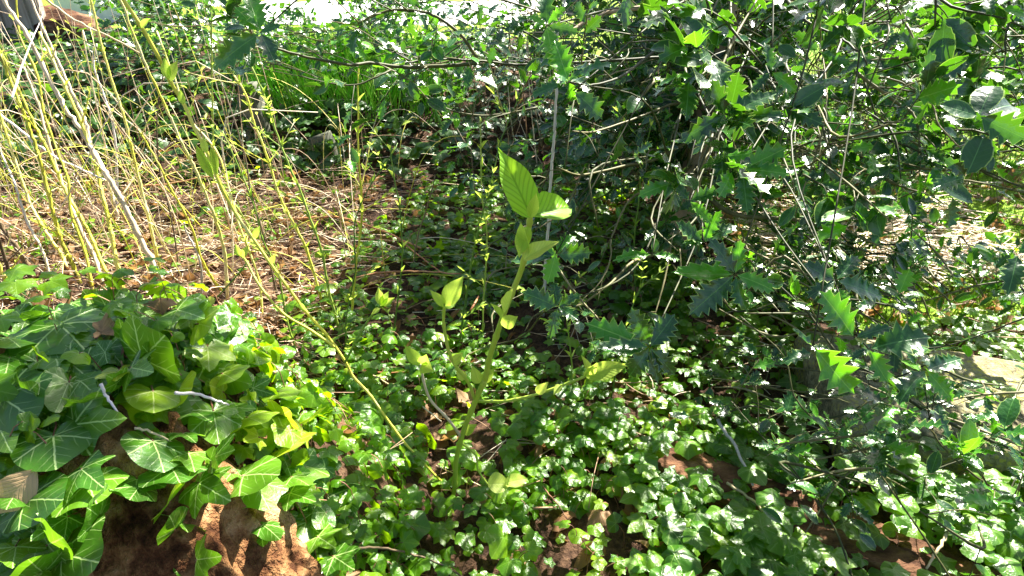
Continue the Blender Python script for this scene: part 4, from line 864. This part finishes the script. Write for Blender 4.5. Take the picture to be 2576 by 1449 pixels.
# unseen limbs added overhead, leaf masses placed to shade the banks and middle floor
top = Vector((1.08, 2.72, 2.2))
for (px, py, z, rx, ry, n_) in [(170, 900, 2.5, .20, .14, 9), (40, 1200, 2.4, .12, .14, 8), (1180, 640, 2.6, .40, .30, 46), (1330, 760, 2.5, .34, .22, 34), (1480, 880, 2.4, .25, .16, 14), (1020, 760, 2.5, .22, .16, 10),
                                (640, 330, 2.9, .9, .5, 34), (980, 440, 2.9, .6, .3, 26), (1250, 480, 2.8, .5, .4, 22), (1650, 640, 2.4, .4, .3, 16)]:
    g = hit(px, py); c = g+SUN*((z-g.z)/SUN.z)
    wood.tube([top, top.lerp(c, .5)+UP*.25, c], [.016, .005], 6, 6, rng.random())
    for _ in range(n_):
        e = c+Vector((rng.normal(0, rx), rng.normal(0, ry), rng.normal(0, .12))); s_ = c.lerp(e, .3); P = [s_, s_.lerp(e, .5)+rv(.03), e]
        wood.tube(P, [.004, .002], 4, 2, rng.random()); holly_twigs(P, .003, wood, lf, 4, .12, .065, HOL_S, nl=6)
wood.build('twigs', M_TWIG, ht); tag(lf.build('foliage', [M_HOL, M_HOLY], ht))
# second holly: low bush in front of the slab at right
hb = thing('holly_bush', Vector((1.25, .9, .02)), 'low holly bush with sun glinting leaves over the stone slab at lower right', 'holly bush')
wood, lf = MB(), MB()
HB2 = [
 ([(2640, 1175), (2576, 1144), (2338, 1040), (2227, 957), (2113, 894), (2038, 795), (1956, 713)], 1.0, 1.2, 10, 11),
 ([(2640, 1150), (2450, 1075), (2338, 1035), (2250, 1000), (2165, 960)], 1.02, 1.15, 7, 6),
 ([(2600, 985), (2450, 995), (2338, 1022), (2310, 1015)], 1.1, 1.05, 6, 5),
 ([(2420, 1500), (2320, 1345), (2217, 1196), (2165, 1113)], 1.05, 1.15, 6, 9),
 ([(2610, 1290), (2500, 1230), (2420, 1170), (2360, 1110), (2338, 1055)], 1.0, 1.05, 7, 8),
 ([(2300, 1210), (2200, 1150), (2080, 1080), (2000, 1000), (1970, 894), (1861, 795)], 1.15, 1.25, 6, 8),
 ([(2150, 1470), (2100, 1330), (2010, 1200), (1900, 1080), (1840, 1010)], 1.15, 1.3, 6, 9),
 ([(2576, 800), (2500, 830), (2380, 870), (2260, 880)], 1.1, 1.2, 5, 7),
 ([(2576, 700), (2450, 720), (2300, 760), (2200, 730), (2100, 690)], 1.5, 1.6, 5, 8),
]
for pts, t0, t1, wd, nt_ in HB2:
    n = len(pts); P = [T(a, b, t0+(t1-t0)*i/(n-1)) for i, (a, b) in enumerate(pts)]
    R0 = [wd/2*depth(q)/F*(1-.5*i/(n-1)) for i, q in enumerate(P)]; mb = MB()
    Q, RR = smooth(P, R0, 6); mb.tube([Vector(q)+rv(R0[0]*.1) for q in Q], RR, 8, 1, rng.random()); mb.build('branch', M_TWIG, hb)
    holly_twigs(P, .0025, wood, lf, int(nt_*1.4), .10, .045, ym=.3, bias=Vector((0, 0, .15)))
anc = Vector((1.2, 1.0, .15))
def cB(e): x, y, k = pix(e); return x > 1780 and y > 560 and (y < 1060 or rng.random() < .8) and not (1930 < x and 770 < y < 1080 and rng.random() < .75) and e.z > ground(e.x, e.y)+.04 and k > .95
spread(170, (.35, 1.8), (.7, 2.2), (.08, .5), wood, lf, .046, 3, HOL_M, nl=8, cond=cB, anchor=anc, L=(.12, .3))
wood.build('twigs', M_TWIG, hb); tag(lf.build('foliage', [M_HOL, M_HOLY], hb))
# dry upright stalks behind the trunk
ds = MB()
for _ in range(420):
    x, y = rng.uniform(-.2, 3.0), rng.uniform(2.7, 4.6)
    if pix(Vector((x, y, .3)))[0] < 1150: continue
    g = Vector((x, y, ground(x, y))); h = rng.uniform(.3, 1.0); top = g+Vector((rng.normal(0, .15), rng.normal(0, .15), h))
    ds.tube([g, g.lerp(top, .5)+rv(.04), top], [rng.uniform(.0015, .004), .001], 4, 3, rng.random(), int(rng.random() < .4))
tag(ds.build('dry_stalks', [M_DARKC, M_STRAW]), 'thin upright dry stalks crowded behind the holly trunk', 'dry stalks', kind='stuff')
print('leaves as parts', nleaf)
